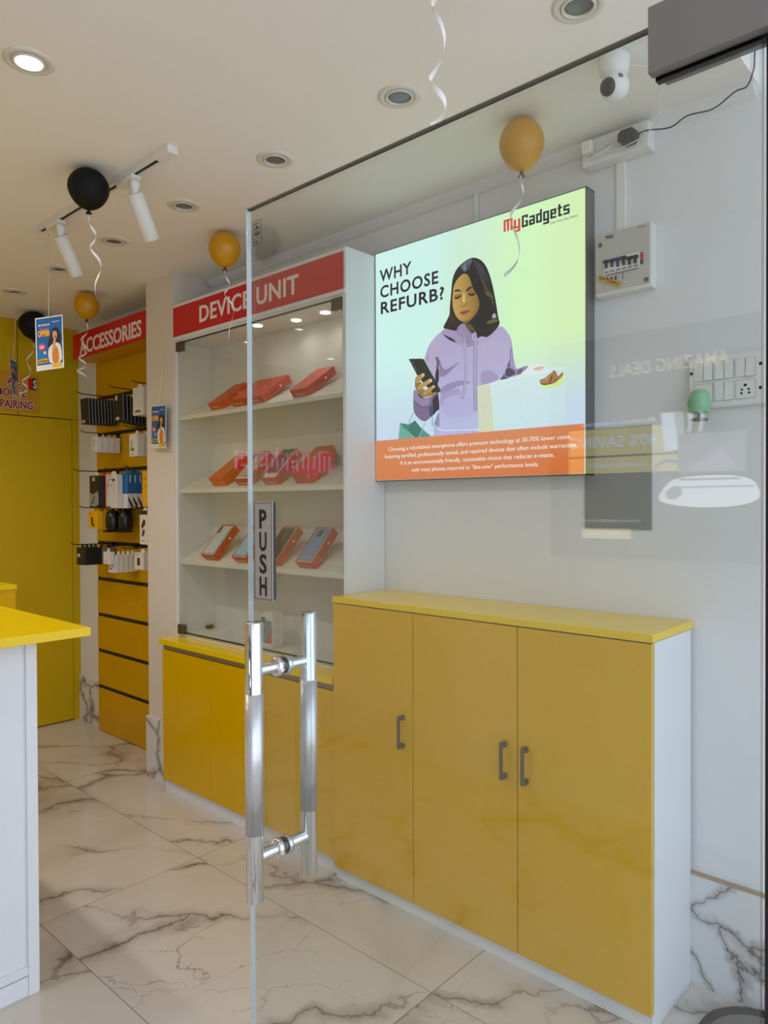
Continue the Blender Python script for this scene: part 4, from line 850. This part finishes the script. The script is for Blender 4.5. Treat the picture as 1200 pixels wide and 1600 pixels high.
# fifth row
hook(4.19, 1.186, 1.895, 'black hook of the fifth row, holding black and grey cartons')
hook(3.90, 1.186, 1.94, 'black hook of the fifth row, holding slim white cartons')
hook(3.60, 1.186, 1.90, 'black hook of the fifth row beside the column')
for i in range(4):
    package(4.195, 1.168, 1.955 + .026 * i, .105, .102, .024, 'cartonblack', 'black carton, %s of four on the lowest hook by the yellow door' % ORD[i], 'carton', 'accessory_carton', 'black cartons on the lowest row', [(.12, .42, .35, .55, (200, 198, 192)), (.55, .9, .2, .24, (110, 110, 112))], tabmat='cartonblack')
for i in range(2):
    package(4.19, 1.164, 2.06 + .044 * i, .095, .098, .040, 'cartongrey', 'grey carton, %s of two hanging behind the black ones' % ('nearer' if i == 0 else 'further'), 'carton', 'accessory_carton', 'grey cartons on the lowest row', tabmat='cartonblack')
for i in range(6):
    package(3.905, 1.135 if i else 1.155, 1.968 + .029 * i, .075, .1 if i else .07, .026, 'cartonwhite', 'slim white carton, %s of six on the lowest hook in the middle' % ORD[i], 'carton', 'accessory_carton', 'slim white cartons on the lowest row', [(.2, .6, .75, .82, (150, 146, 140))])
for i in range(2):
    package(3.640, 1.158, 2.02 + .052 * i, .098, .092, .048, 'cartonwhite', 'white charger carton, %s of two on the lowest row beside the column' % ORD[i], 'carton', 'accessory_carton', 'white charger cartons on the lowest row', [(.3, .62, .3, .75, (66, 56, 54)), (.1, .5, .1, .16, (150, 146, 140))])

# ------------------------------------------------------------------ ceiling: downlights, track, balloons, camera
def downlight(x, y, on, label):
    o = (x, y, ZC); t = thing('downlight', o, label, 'ceiling light', 'recessed downlights')
    MB(o).lathe([(.062, 0), (.062, -.002), (.055, -.005), (.042, -.005), (.042, 0)], o, n=40).build('trim_ring', M['lampring'], t)
    MB(o).lathe([(.0405, 0), (.0405, -.007), (.034, -.007), (.033, -.0015)], o, n=40).build('tilt_ring', M['lampring'], t)
    MB(o).lathe([(0, -.004), (.012, -.0045), (.024, -.003), (.033, -.0015)], o, n=32).build('lamp_lens', M['lit'] if on else M['lens'], t)
    if on:
        l = bpy.data.lights.new('downlight_beam', 'SPOT'); l.energy = DOWNLIGHT_W; l.color = (1, .94, .86); l.spot_size = 2.5; l.spot_blend = .7; l.shadow_soft_size = .035
        lo = bpy.data.objects.new('downlight_beam', l); COL.objects.link(lo); lo.parent = t; lo.location = (0, 0, -.012)
nm = ['closest to the shopfront', 'second from the shopfront', 'third from the shopfront', 'fourth from the shopfront', 'fifth from the shopfront', 'sixth from the shopfront', 'deepest in the shop']
for i in range(7): downlight(1.559, .7937 + .5518 * i, False, 'unlit recessed downlight in the row near the wall cases, ' + nm[i])
downlight(.783, 1.951, True, 'lit recessed downlight glowing white on the bare ceiling')
for k in (-1, 1, 2, 3, 4): downlight(.783, 1.951 + .5518 * k, True, 'lit recessed downlight out of view in the counter row')
for k in (1, 2.5, 4): downlight(-.02, 1.951 + .5518 * k, True, 'lit recessed downlight behind the counter, unseen, added to brighten the back')  # extra row, unseen: added to lift the light deep in the shop

def track():
    xt, y0, y1 = 1.275, 2.075, 3.10; o = (xt, (y0 + y1) / 2, ZC)
    t = thing('light_track', o, 'white ceiling track with black slot carrying two white spotlights', 'track light')
    b = MB(o); b.box(xt - .017, xt - .007, y0 + .06, y1, ZC - .022, ZC); b.box(xt + .007, xt + .017, y0 + .06, y1, ZC - .022, ZC); b.box(xt - .0168, xt + .0168, y0 + .0605, y1 - .0005, ZC - .006, ZC - .0002); b.build('rail', M['whitemetal'], t)
    MB(o).box(xt - .0068, xt + .0068, y0 + .06, y1 - .03, ZC - .019, ZC - .0065).build('slot', M['blackslot'], t)
    MB(o).box(xt - .019, xt + .019, y0 - .01, y0 + .075, ZC - .026, ZC, bev=.002).build('feed_end', M['whiteplastic'], t)
    MB(o).box(xt - .018, xt + .018, y1 - .03, y1 + .004, ZC - .024, ZC, bev=.002).build('end_cap', M['whiteplastic'], t)
    for y in (2.305, 2.885):
        h = MB(o); h.box(xt - .018, xt + .018, y - .01, y + .10, ZC - .04, ZC - .0225, bev=.003); h.lathe([(0, 0), (.017, 0), (.017, -.02), (.013, -.03), (.013, -.055), (0, -.055)], (xt, y, ZC - .04), n=20)
        hd = h.build('adapter', M['whiteplastic'], t)
        d = V((.52, .20, -.83)).normalized(); p0 = V((xt + .004, y, ZC - .085))
        MB(o).lathe([(0, 0), (.026, 0), (.0285, .003), (.0285, .158), (.026, .160), (.025, .150), (0, .140)], p0 - V((.006, 0, 0)), d, n=32).build('spot_head', M['whitemetal'], t)
        MB(o).lathe([(0, .142), (.024, .146), (.0245, .151)], p0 - V((.006, 0, 0)), d, n=24).build('spot_lens', M['lens'], hd)
track()

def ribbon_mesh(o, p0, length, drift, r, pitch, w, ph):
    b = MB(o); n = int(length / pitch * 18) + 2; L_, R_ = [], []
    for i in range(n):
        s = i / (n - 1); a = ph + 2 * PI * length * s / pitch * (1 + .25 * math.sin(3 * s + ph)); rad_ = r * min(1, s * 4) * (.75 + .5 * s)
        z = -length * s
        c = V(p0) + V((drift[0] * s + rad_ * math.cos(a), drift[1] * s + rad_ * math.sin(a), z))
        up = V((0.25 * math.cos(a), 0.25 * math.sin(a), 1)).normalized()
        L_.append(c - up * w / 2); R_.append(c + up * w / 2)
    vs = L_ + R_; b._add(vs, [(i, i + 1, n + i + 1, n + i) for i in range(n - 1)], 0, True); return b
def balloon(x, y, r, h, mat, label, rib, drift=(0, 0), ph=0.0, pitch=.085, rr_=.016, w=.011):
    o = (x, y, ZC); t = thing('balloon', o, label, 'balloon', 'small balloons against the ceiling')
    b = MB(o); prof = []; hb = h * .94
    for i in range(25):
        a = PI * i / 24; zz = math.cos(a); rad_ = r * math.sin(a)
        z = ZC - .001 - hb * (.5 - .5 * zz)
        if zz < 0: z -= r * .12 * (zz * zz)
        prof.append((rad_ * (1 - .06 * max(0, -zz)), z))
    b.lathe(prof, (x, y, 0), n=40); b.build('skin', M[mat], t)
    zb = prof[-1][1]
    MB(o).lathe([(.002, zb + .004), (.006, zb), (.004, zb - .004), (.009, zb - .012), (.011, zb - .014), (0, zb - .011)], (x, y, 0), n=14).build('knot', M['bballoon'] if mat == 'bballoon' else pm('knot_latex', (96, 68, 10), .5), t)
    ribbon_mesh(o, (x, y, zb - .004), rib, drift, rr_, pitch, w, ph).build('ribbon', M['ribbon'], t)
balloon(1.897, 1.152, .0674, .160, 'yballoon', 'yellow balloon near the security camera, seen through the glass door', .30, (-.02, .03), 2.0, .12, .019, .013)
balloon(1.169, 2.426, .0684, .138, 'bballoon', 'black balloon floating in front of the white light track', .32, (.03, -.03), .5, .12, .014, .012)
balloon(1.825, 2.558, .0679, .150, 'yballoon', 'yellow balloon above the DEVICE UNIT sign, left of the glass edge', .30, (.02, -.03), 1.0, .11, .016, .010)
balloon(1.828, 3.828, .0661, .148, 'yballoon', 'yellow balloon farthest in, in front of the ACCESSORIES sign', .31, (-.03, .01), 4.0, .11, .020, .011)
balloon(1.80, 4.45, .086, .165, 'bballoon', 'black balloon by the yellow back wall, behind the hanging card', .34, (-.06, .02), 3.0, .10, .018, .012)
balloon(1.064, .822, .0680, .150, 'yballoon', 'yellow balloon above the doorway whose curled ribbon hangs into view', .30, (-.005, .0), 2.4, .085, .013, .013)
balloon(-.05, 2.38, .0690, .150, 'bballoon', 'black balloon over the counter, seen only as a reflection in the door', .28, (.02, .0), 0, .11)

def camera_dome():
    x, y = 1.797, .815; o = (x, y, ZC); t = thing('security_camera', o, 'white security camera with round swivelling head on the ceiling', 'camera')
    MB(o).lathe([(0, ZC), (.040, ZC), (.040, ZC - .012), (.036, ZC - .045), (.028, ZC - .056), (0, ZC - .056)], (x, y, 0), n=36).build('base', M['whiteplastic'], t)
    c = V((x + .003, y, ZC - .078)); b = MB(o); b.lathe([(.0365 * math.sin(PI * i / 20), .0365 * math.cos(PI * i / 20)) for i in range(21)], c, n=36)
    hd = b.build('head', M['whiteplastic'], t); d = V((-.86, .20, -.28)).normalized()
    MB(o).lathe([(0, .0395), (.008, .0395), (.019, .0365), (.0225, .030), (.0225, .026)], c, d, n=28).build('lens_face', M['black'], hd)
    s = MB(o); dd = V((-.62, -.72, .30)).normalized(); s.lathe([(0, .0369), (.009, .0360)], c, dd, n=4); s.build('sticker', M['lens'], hd)
    # white lead running down to the socket board
    P_ = [(x + .04, y - .02, ZC - .012), (x + .075, y - .055, ZC - .018), (x + .11, y - .075, ZC - .04), (1.99, .78, ZC - .05), (2.06, .80, ZC - .06), (2.10, .86, ZC - .075), (2.115, .93, ZC - .08), (2.12, .985, ZC - .075)]
    MB(o).tube(smooth(P_), .0017, 8).build('power_lead', M['wirewhite'], t)
def smooth(P_, k=8):
    P_ = [V(p) for p in P_]; out = []
    for i in range(len(P_) - 1):
        a, b, c, d = P_[max(i - 1, 0)], P_[i], P_[i + 1], P_[min(i + 2, len(P_) - 1)]
        for j in range(k):
            s = j / k; out.append(.5 * ((2 * b) + (c - a) * s + (2 * a - 5 * b + 4 * c - d) * s * s + (3 * b - a - 3 * c + d) * s ** 3))
    return out + [P_[-1]]
camera_dome()

# ------------------------------------------------------------------ electrics on the right-hand wall
def socket_board():
    o = (XW, .965, 2.53); t = thing('socket_board', o, 'white surface socket board high on the wall with a bundled white lead', 'socket')
    x = XW - .055; MB(o).box(x, XW - .0005, .862, 1.075, 2.488, 2.566, bev=.003).build('backbox', M['whiteplastic'], t)
    p = MB(o)
    for a, b in ((.875, .925), (.935, .985), (.990, 1.02), (1.025, 1.065)): p.box(x - .003, x, a, b, 2.506, 2.556, bev=.001)
    p.build('modules', M['whitemetal'], t)
    MB(o).box(x - .035, x - .003, 1.028, 1.062, 2.515, 2.553, bev=.005).build('charger', M['whiteplastic'], t)
    b = MB(o)
    for k in range(4):
        c = V((x - .012 - .003 * k, 1.005 - .004 * k, 2.513 + .002 * k)); pts = []
        for i in range(25):
            a = 2 * PI * i / 24; pts.append(c + V((.003 * math.sin(2 * a), .036 * math.cos(a), .010 * math.sin(a) - .010 * math.cos(a))))
        b.tube(pts, .0016, 6)
    b.build('lead_bundle', M['wirewhite'], t)
socket_board()
def black_adapter():
    o = (2.13, .915, 2.525); t = thing('power_adapter', o, 'black plug-in power adapter on the high socket board', 'adapter')
    x1 = XW - .0585; b = MB(o); ys = [(.888, 2.513), (.900, 2.503), (.930, 2.503), (.942, 2.513), (.942, 2.533), (.932, 2.543), (.898, 2.543), (.888, 2.533)]
    b.prism([(x1 - .032, y, z) for y, z in ys], (.032, 0, 0)); b.build('body', M['black'], t)
    P_ = [(2.118, .888, 2.523), (2.118, .872, 2.526), (2.118, .852, 2.524), (2.118, .79, 2.510), (2.118, .742, 2.526), (2.118, .672, 2.520), (2.118, .615, 2.545), (2.118, .585, 2.548), (2.12, .570, 2.582), (2.12, .566, 2.62), (2.13, .565, 2.8), (2.14, .565, 3.045)]
    MB(o).tube(smooth(P_), .0022, 8).build('cable', M['wireblack'], t)
black_adapter()
def conduit(y0, y1, z0, z1, label):
    o = (XW, (y0 + y1) / 2, z0); tag(MB(o).box(XW - .012, XW - .0003, y0, y1, z0, z1, bev=.002).build('cable_trunking', M['whiteplastic']), label, 'trunking')
conduit(.952, .982, 2.268, 2.488, 'white cable trunking between the socket board and the breaker box')
conduit(1.508, 1.524, 2.43, 2.574, 'short cable trunking rising above the lit advert')
def breaker_box():
    o = (XW, .945, 2.17); t = thing('breaker_box', o, 'grey enamel breaker box with dark switches beside the lit advert', 'breaker box')
    x = XW - .040; y1, y0, z0, z1 = 1.036, .858, 2.072, 2.266
    MB(o).box(x, XW - .0004, y0, y1, z0, z1, bev=.002).build('enclosure', M['whitemetal'], t)
    MB(o).box(x - .004, x - .0003, y0 + .004, y1 - .001, z0 + .012, z1 - .002, bev=.001).build('front_cover', M['dbox'], t)
    X = x - .0045; b = MB(o).box(X - .003, X, .893, 1.006, 2.135, 2.182).build('breaker_row', M['whiteplastic'], t)
    wd = [.0187] * 6; cols = [(36, 38, 46), (36, 38, 46), (24, 52, 110), (18, 18, 20), (28, 24, 24), (28, 24, 24)]
    for i in range(6):
        yb_ = 1.006 - .0187 * (i + .5); k = MB(o); zt = 2.178 if i < 4 else 2.172
        k.box(X - .012, X - .003, yb_ - .0085, yb_ + .0085, zt - .009, zt, bev=.001); k.box(X - .010, X - .003, yb_ - .004, yb_ + .004, zt - .024, zt - .009, bev=.001)
        k.build('toggle', pm('breaker_toggle', cols[i], .4), b)
    m_ = MB(o)
    def q(y0_, y1_, za, zb, c): m_.flat([(X - .0034, y0_, za), (X - .0034, y0_, zb), (X - .0034, y1_, zb), (X - .0034, y1_, za)], col=lin(c))
    for i in range(6): q(1.004 - .0187 * i, 1.004 - .0187 * i - .015, 2.138, 2.145, (150, 148, 144))
    for i in (2, 3): q(1.003 - .0187 * i, 1.003 - .0187 * i - .012, 2.150, 2.155, (206, 80, 74))
    q(.889, .880, 2.156, 2.178, (196, 30, 50)); q(.889, .880, 2.143, 2.155, (24, 24, 26)); q(.998, .895, 2.131, 2.133, (70, 66, 62))
    for i in range(3): q(.998 - .014 * i, .992 - .014 * i, 2.118 - .003 * i, 2.124, (60, 56, 54))
    q(.945, .943, 2.11, 2.13, (60, 56, 54))
    m_.text('PEO', (X - .0034, 1.0, 2.245), (0, -1, 0), (0, 0, 1), .026, .009, 0, .03, col=lin((24, 24, 24)), shear=.2)
    m_.text('DANGER', (X - .0034, .898, 2.252), (0, -1, 0), (0, 0, 1), .024, .006, 0, .01, col=lin((214, 90, 96)))
    dn, up = V((0, -.86, -.42)).normalized(), V((0, -.42, .86)).normalized(); c = V((X - .0034, 1.030, 2.124))
    m_.flat([c, c + dn * .085, c + dn * .085 + up * .017, c + up * .017], col=lin((206, 164, 40)))
    m_.text('EW. Trading', c + dn * .006 + up * .005 + V((-.0003, 0, 0)), dn, up, .07, .008, 0, .02, col=lin((40, 30, 20)))
    m_.build('markings', M['print'], t)
    s = MB(o)
    for y, z in ((1.019, 2.232), (.872, 2.094)): s.cyl((X - .002, y, z), (X + .001, y, z), .007, n=16)
    s.build('screw', M['handle'], t)
breaker_box()
tag(MB((XW, .98, 1.5)).box(XW - .005, XW - .0003, .872, 1.092, 1.337, 1.660, bev=.001).build('cover_plate', M['platemetal']), 'flat grey rectangular cover plate on the wall below the breaker box', 'cover plate')
def switch_board():
    o = (XW, .66, 1.765); t = thing('switch_board', o, 'white switch board with five switch pairs and one socket by the shopfront', 'switches')
    X = XW - .022; y1, y0, z0, z1 = .755, .530, 1.693, 1.842
    MB(o).box(X, XW - .0003, y0, y1, z0, z1, bev=.004).build('frame', M['whiteplastic'], t)
    cols = [(.738, .688), (.681, .632), (.625, .576)]
    for r_, (za, zb) in enumerate(((1.772, 1.823), (1.711, 1.763))):
        for c_, (ya, yb_) in enumerate(cols):
            MB(o).box(X - .0006, X + .001, yb_ - .0008, ya + .0008, za - .0008, zb + .0008).build('gap_line', M['lens'], t)
            if r_ == 1 and c_ == 2:
                s = MB(o).box(X - .0025, X - .0007, yb_, ya, za, zb, bev=.0008).build('socket', M['whiteplastic'], t); h = MB(o); ym, zm = (ya + yb_) / 2, (za + zb) / 2
                for dy, dz, rr2 in ((0, .011, .0042), (.009, -.001, .0032), (-.009, -.001, .0032), (.010, -.011, .0032), (-.010, -.011, .0032)): h.cyl((X - .0031, ym + dy, zm + dz), (X - .0026, ym + dy, zm + dz), rr2, n=14)
                h.build('pin_hole', M['blackslot'], s)
            elif r_ == 1 and c_ == 0:
                MB(o).box(X - .0025, X - .0007, yb_, ya, za, zb, bev=.0008).build('blank_module', M['whiteplastic'], t)
            else:
                ym = (ya + yb_) / 2
                for k, (a, b_) in enumerate(((ym + .001, ya), (yb_, ym - .001))):
                    tilt = .004 if (k + c_ + r_) % 2 else -.004
                    MB(o).prism([(X - .004 + tilt * .5, a, zb), (X - .004 - tilt * .5, a, za), (X - .0007, a, za), (X - .0007, a, zb)], (0, b_ - a, 0)).build('rocker', M['whiteplastic'], t)
    s = MB(o)
    for y, z in ((.747, 1.797), (.562, 1.803), (.562, 1.737)): s.cyl((X - .0015, y, z), (X + .001, y, z), .0045, n=14)
    s.build('screw', M['black'], t)
switch_board()
def freshener():
    x, y = XW - .062, .712; o = (x, y, 1.66); t = thing('plug_in_vaporiser', o, 'mint green plug-in vaporiser hanging from the switch board', 'vaporiser')
    MB(o).lathe([(0, 1.744), (.010, 1.743), (.020, 1.738), (.0265, 1.727), (.029, 1.712), (.029, 1.678), (.026, 1.676), (0, 1.676)], (x, y, 0), n=36).build('shell', M['green'], t)
    MB(o).box(x + .018, XW - .0255, y - .012, y + .012, 1.712, 1.732, bev=.002).build('plug', M['green'], t)
    k = MB(o); d = V((-.62, .55, 0)).normalized(); k.lathe([(.0085, .0288), (.0105, .0292), (.0105, .030), (.0085, .0296)], (x, y, 1.703), d, n=24); k.build('switch_ring', pm('pale_green_plastic', (128, 178, 140), .3), t)
    MB(o).cyl((x, y, 1.676), (x, y, 1.660), .0045, n=16).build('wick', M['black'], t)
    MB(o).lathe([(0, 1.663), (.016, 1.662), (.025, 1.659), (.022, 1.654), (0, 1.653)], (x, y, 0), n=30).build('dish', M['greydisc'], t)
freshener()

# ------------------------------------------------------------------ hanging printed cards
def card(corner_tl, right, up, w_, h_, label, hang_top, hang_name):
    right, up = V(right).normalized(), V(up).normalized(); nrm = right.cross(up)
    c = V(corner_tl) + right * w_ / 2 - up * h_ / 2; t = thing('hanging_card', c, label, 'card', 'printed offer cards')
    def P(u, v, k): return V(corner_tl) + right * (u * w_) - up * (v * h_) + nrm * (.0006 + .0002 * k)
    b = MB(c); tl = V(corner_tl); b.prism([tl, tl + right * w_, tl + right * w_ - up * h_, tl - up * h_], -nrm * .0008); b.build('card_sheet', M['cartonwhite'], t)
    for side in (0, 1):
        a = MB(c)
        def F(pts, col, k, sm=0):
            pts = chaikin(pts, sm) if sm else pts
            if side: a.flat([P(1 - u, v, 0) - nrm * (.0022 + .0002 * k) for u, v in pts], col=lin(col))
            else: a.flat([P(u, v, k) for u, v in pts], col=lin(col))
        F([(.04, .025), (.96, .025), (.96, .90), (.04, .90)], (16, 92, 156), 0)
        F([(.06, .5), (.3, .45), (.45, .8), (.08, .85)], (30, 118, 180), 1, 2)
        F([(.55, .30), (.66, .22), (.78, .22), (.88, .29), (.93, .42), (.90, .52), (.80, .56), (.62, .55), (.47, .60), (.43, .5), (.5, .42)], (28, 22, 22), 2, 2)
        F([(.45, .62), (.58, .53), (.72, .50), (.86, .53), (.93, .62), (.95, .9), (.5, .9), (.44, .75)], (232, 222, 214), 3, 1)
        F([(.60, .60), (.70, .56), (.80, .60), (.84, .75), (.82, .9), (.62, .9), (.58, .75)], (214, 128, 42), 4, 1)
        F([(.62, .30), (.70, .28), (.78, .31), (.79, .39), (.74, .46), (.67, .45), (.62, .39)], (206, 160, 128), 5, 2)
        F([(.68, .38), (.73, .37), (.76, .42), (.70, .43)], (160, 60, 60), 6, 1)
        F([(.64, .46), (.72, .42), (.74, .55), (.66, .66), (.58, .68)], (206, 156, 122), 7, 1)
        F([(.10, .52), (.34, .50), (.36, .60), (.28, .66), (.22, .62), (.12, .60)], (206, 44, 66), 5)
        F([(.08, .79), (.42, .78), (.42, .86), (.08, .87)], (226, 170, 30), 5)
        F([(.58, .90), (.93, .89), (.93, .965), (.58, .965)], (236, 178, 20), 6)
        for k, (x, y, r_) in enumerate(((.33, .675, .05),)): F([(x + r_ * math.cos(q * PI / 5), y + r_ * .6 * math.sin(q * PI / 5)) for q in range(10)], (220, 206, 180), 6)
        a_ = -1 if side else 1
        def T(s_, u, v, w2, cap, col, k, bold=.02, shear=0):
            org = P(1 - u, v, 0) - nrm * (.0022 + .0002 * k) if side else P(u, v, k)
            a.text(s_, org, right * a_, up, w2 * w_, cap * h_, 0, bold, col=lin(col), shear=shear)
        T('BUYBACK', .12, .17, .42, .038, (236, 236, 240), 6); T('Special', .16, .245, .34, .042, (236, 120, 160), 6, .01, .3)
        T('OFFER', .085, .365, .45, .105, (176, 60, 20), 6, .06); T('OFFER', .09, .36, .44, .10, (255, 196, 30), 7, .03)
        T('UPTO', .14, .55, .16, .02, (250, 240, 240), 7); T('UP!', .15, .592, .16, .035, (250, 240, 240), 7, .03)
        T('EXCHANGE', .11, .845, .28, .035, (40, 30, 10), 7, .03); T('MyGadgets', .62, .12, .26, .02, (230, 232, 240), 6); T('terms apply at this store only', .08, .955, .46, .012, (90, 90, 96), 6, .0)
        a.build('printed_face' if not side else 'printed_reverse', M['print'], t)
    top = V(corner_tl) + right * w_ * .5 - up * .008; MB(c).tube([top + nrm * .0014, top + up * .014, V(hang_top) * .5 + top * .5 + V((.001, 0, 0)), V(hang_top)], .0012, 6).build('string', M['string'], t)
card((1.2485, 3.074, 2.194), (.078, -.087, .016), (-.02, 0, .998), .1155, .2185, 'blue and white offer card hanging on a string from the light track, facing the entrance', (1.30, 3.06, ZC - .025), 'a')
card((1.935, 3.352, 1.927), (0, -1, -.05), (-.0, -.03, 1), .143, .217, 'blue and white offer card hanging flat in front of the cream column', (1.962, 3.262, 2.236), 'b')
card((1.545, 4.14, 2.224), (.62, .785, 0), (-.05, .04, .99), .116, .214, 'offer card seen nearly edge-on, hanging before the ALL MOBILE REPAIRING sign', (1.650, 4.318, ZC - .008), 'c')

# ------------------------------------------------------------------ left-hand wall: what the glass door mirrors
def deals_display():
    o = (XL, 1.2, 1.1); t = thing('deals_lightbox', o, 'backlit display on the far side wall reading AMAZING DEALS, mirrored in the door', 'advert')
    ya, yb_, za, zb = .45, 1.70, 1.18, 2.16; X = XL + .05
    MB(o).box(XL + .0005, X, ya, yb_, za, zb, bev=.003).build('housing', M['greyhousing'], t)
    MB(o).box(X + .0002, X + .003, ya + .015, yb_ - .015, za + .015, zb - .015).build('dark_face', pm('charcoal_display_face', (96, 94, 92), .5), t)
    X += .0035; R_, U_ = (0, 1, 0), (0, 0, 1); a = MB(o)
    def q(y0, y1, z0, z1, c, k): a.flat([(X + .0003 * k, y0, z0), (X + .0003 * k, y1, z0), (X + .0003 * k, y1, z1), (X + .0003 * k, y0, z1)], col=lin(c))
    def pl(pts, c, k, sm=0): a.flat([(X + .0003 * k, y, z) for y, z in (chaikin(pts, sm) if sm else pts)], col=lin(c))
    ye = (196, 184, 104)
    q(1.125, 1.60, 1.633, 1.752, ye, 0); q(1.10, 1.60, 1.553, 1.624, ye, 0); q(1.305, 1.536, 1.262, 1.308, (196, 176, 128), 0)
    a.text('AMAZING DEALS', (X, .904, 1.977), R_, U_, .497, .052, 0, .005, col=lin((200, 180, 130)))
    a.text('Minimum Guarantee', (X, 1.20, 1.767), R_, U_, .34, .020, 0, .005, col=lin((190, 196, 214)))
    a.text('40% SAVING', (X + .0004, 1.19, 1.668), R_, U_, .40, .050, 0, .008, col=lin((204, 218, 246)))
    a.text('CONSUMER DURABLES', (X + .0004, 1.24, 1.578), R_, U_, .26, .020, 0, .02, col=lin((206, 214, 236)))
    a.text('www.mygadgets.com', (X, 1.262, 1.338), R_, U_, .285, .013, 0, .01, col=lin((184, 190, 204)))
    a.text('VISIT STORE', (X + .0004, 1.35, 1.279), R_, U_, .14, .013, 0, .02, col=lin((214, 222, 240)))
    # laptop
    pl([(1.118, 1.532), (.83, 1.532), (.785, 1.462), (.80, 1.425), (.90, 1.402), (1.06, 1.402), (1.165, 1.418), (1.19, 1.44), (1.17, 1.475)], (236, 244, 255), 1, 2)
    q(.86, 1.10, 1.512, 1.522, (150, 152, 160), 3); q(.81, 1.12, 1.482, 1.489, (150, 152, 160), 3)
    q(.842, 1.105, 1.545, 1.706, (118, 116, 122), 2); pl([(.86, 1.55), (.90, 1.60), (.93, 1.66), (.98, 1.61), (1.02, 1.59), (1.09, 1.552)], (150, 146, 166), 3, 1)
    pl([(1.175, 1.80), (1.118, 1.80), (1.10, 1.64), (1.16, 1.64)], (216, 230, 255), 2); pl([(1.115, 1.80), (1.08, 1.80), (1.08, 1.70), (1.105, 1.70)], (170, 176, 186), 2)
    for y in (1.045, 1.0): pl([(y, 1.79), (y + .018, 1.795), (y + .022, 1.78), (y + .012, 1.75), (y + .022, 1.71), (y + .012, 1.71), (y - .002, 1.765)], (220, 228, 244), 2, 1)
    ring = [(1.14 + .07 * math.cos(k * PI / 12), 1.545 + .06 * math.sin(k * PI / 12)) for k in range(0, 14)] + [(1.14 + .056 * math.cos(k * PI / 12), 1.545 + .046 * math.sin(k * PI / 12)) for k in range(13, -1, -1)]
    pl(ring, (110, 110, 116), 3); pl([(1.16, 1.47), (1.10, 1.50), (1.08, 1.46), (1.12, 1.43), (1.15, 1.44)], (130, 130, 136), 4, 2)
    a.build('backlit_graphics', M['brightprint'], t)
deals_display()
def logo_sign():
    o = (0, YB, LZ); t = thing('logo_sign', o, 'raised red shop-name lettering on the back wall, mirrored in the display case glass', 'sign')
    R_, U_ = (1, 0, 0), (0, 0, 1)
    a = MB(o); a.block('My', (-.53, YB - .044, LZ), R_, U_, .29, LH, .006); a.build('red_lettering', em('red_lit_letters', (214, 14, 36), 3.0), t)
    a = MB(o); a.block('Gadgets', (-.215, YB - .044, LZ), R_, U_, .735, LH, .006); a.build('dark_lettering', em('crimson_lit_letters', (190, 14, 36), 2.6), t)
    b = MB(o); b.block('My', (-.523, YB - .036, LZ + .006), R_, U_, .29, LH, .006); b.block('Gadgets', (-.208, YB - .036, LZ + .006), R_, U_, .735, LH, .006); b.build('letter_backs', em('pale_lit_letter_sides', (206, 208, 240), 2.4), t)
LZ, LH = 1.698, .180
logo_sign()

# ------------------------------------------------------------------ floor things
def mat_roll():
    c = V((2.0, .505, 0)); o = tuple(c); b = MB(o); t = thing('rubber_mat', o, 'dark woven round doormat at the foot of the wall inside the door post', 'mat')
    b.lathe([(0, .001), (.150, .001), (.158, .006), (.156, .012), (.14, .016), (0, .016)], c, n=48); b.build('pad', pm('grey_mat_pile', (120, 116, 110), .9, bump=1.0, bscale=200), t)
    r = MB(o); pts = [c + V((.150 * math.cos(2 * PI * i / 72), .150 * math.sin(2 * PI * i / 72), .014)) for i in range(73)]; r.tube(pts, .012, 10)
    for i in range(90):
        a = 2 * PI * i / 90; r.lathe([(0, -.005), (.004, -.003), (.005, 0), (.004, .003), (0, .005)], c + V((.152 * math.cos(a), .152 * math.sin(a), .024)), n=6)
    r.build('braided_rim', M['rubber'], t)
mat_roll()
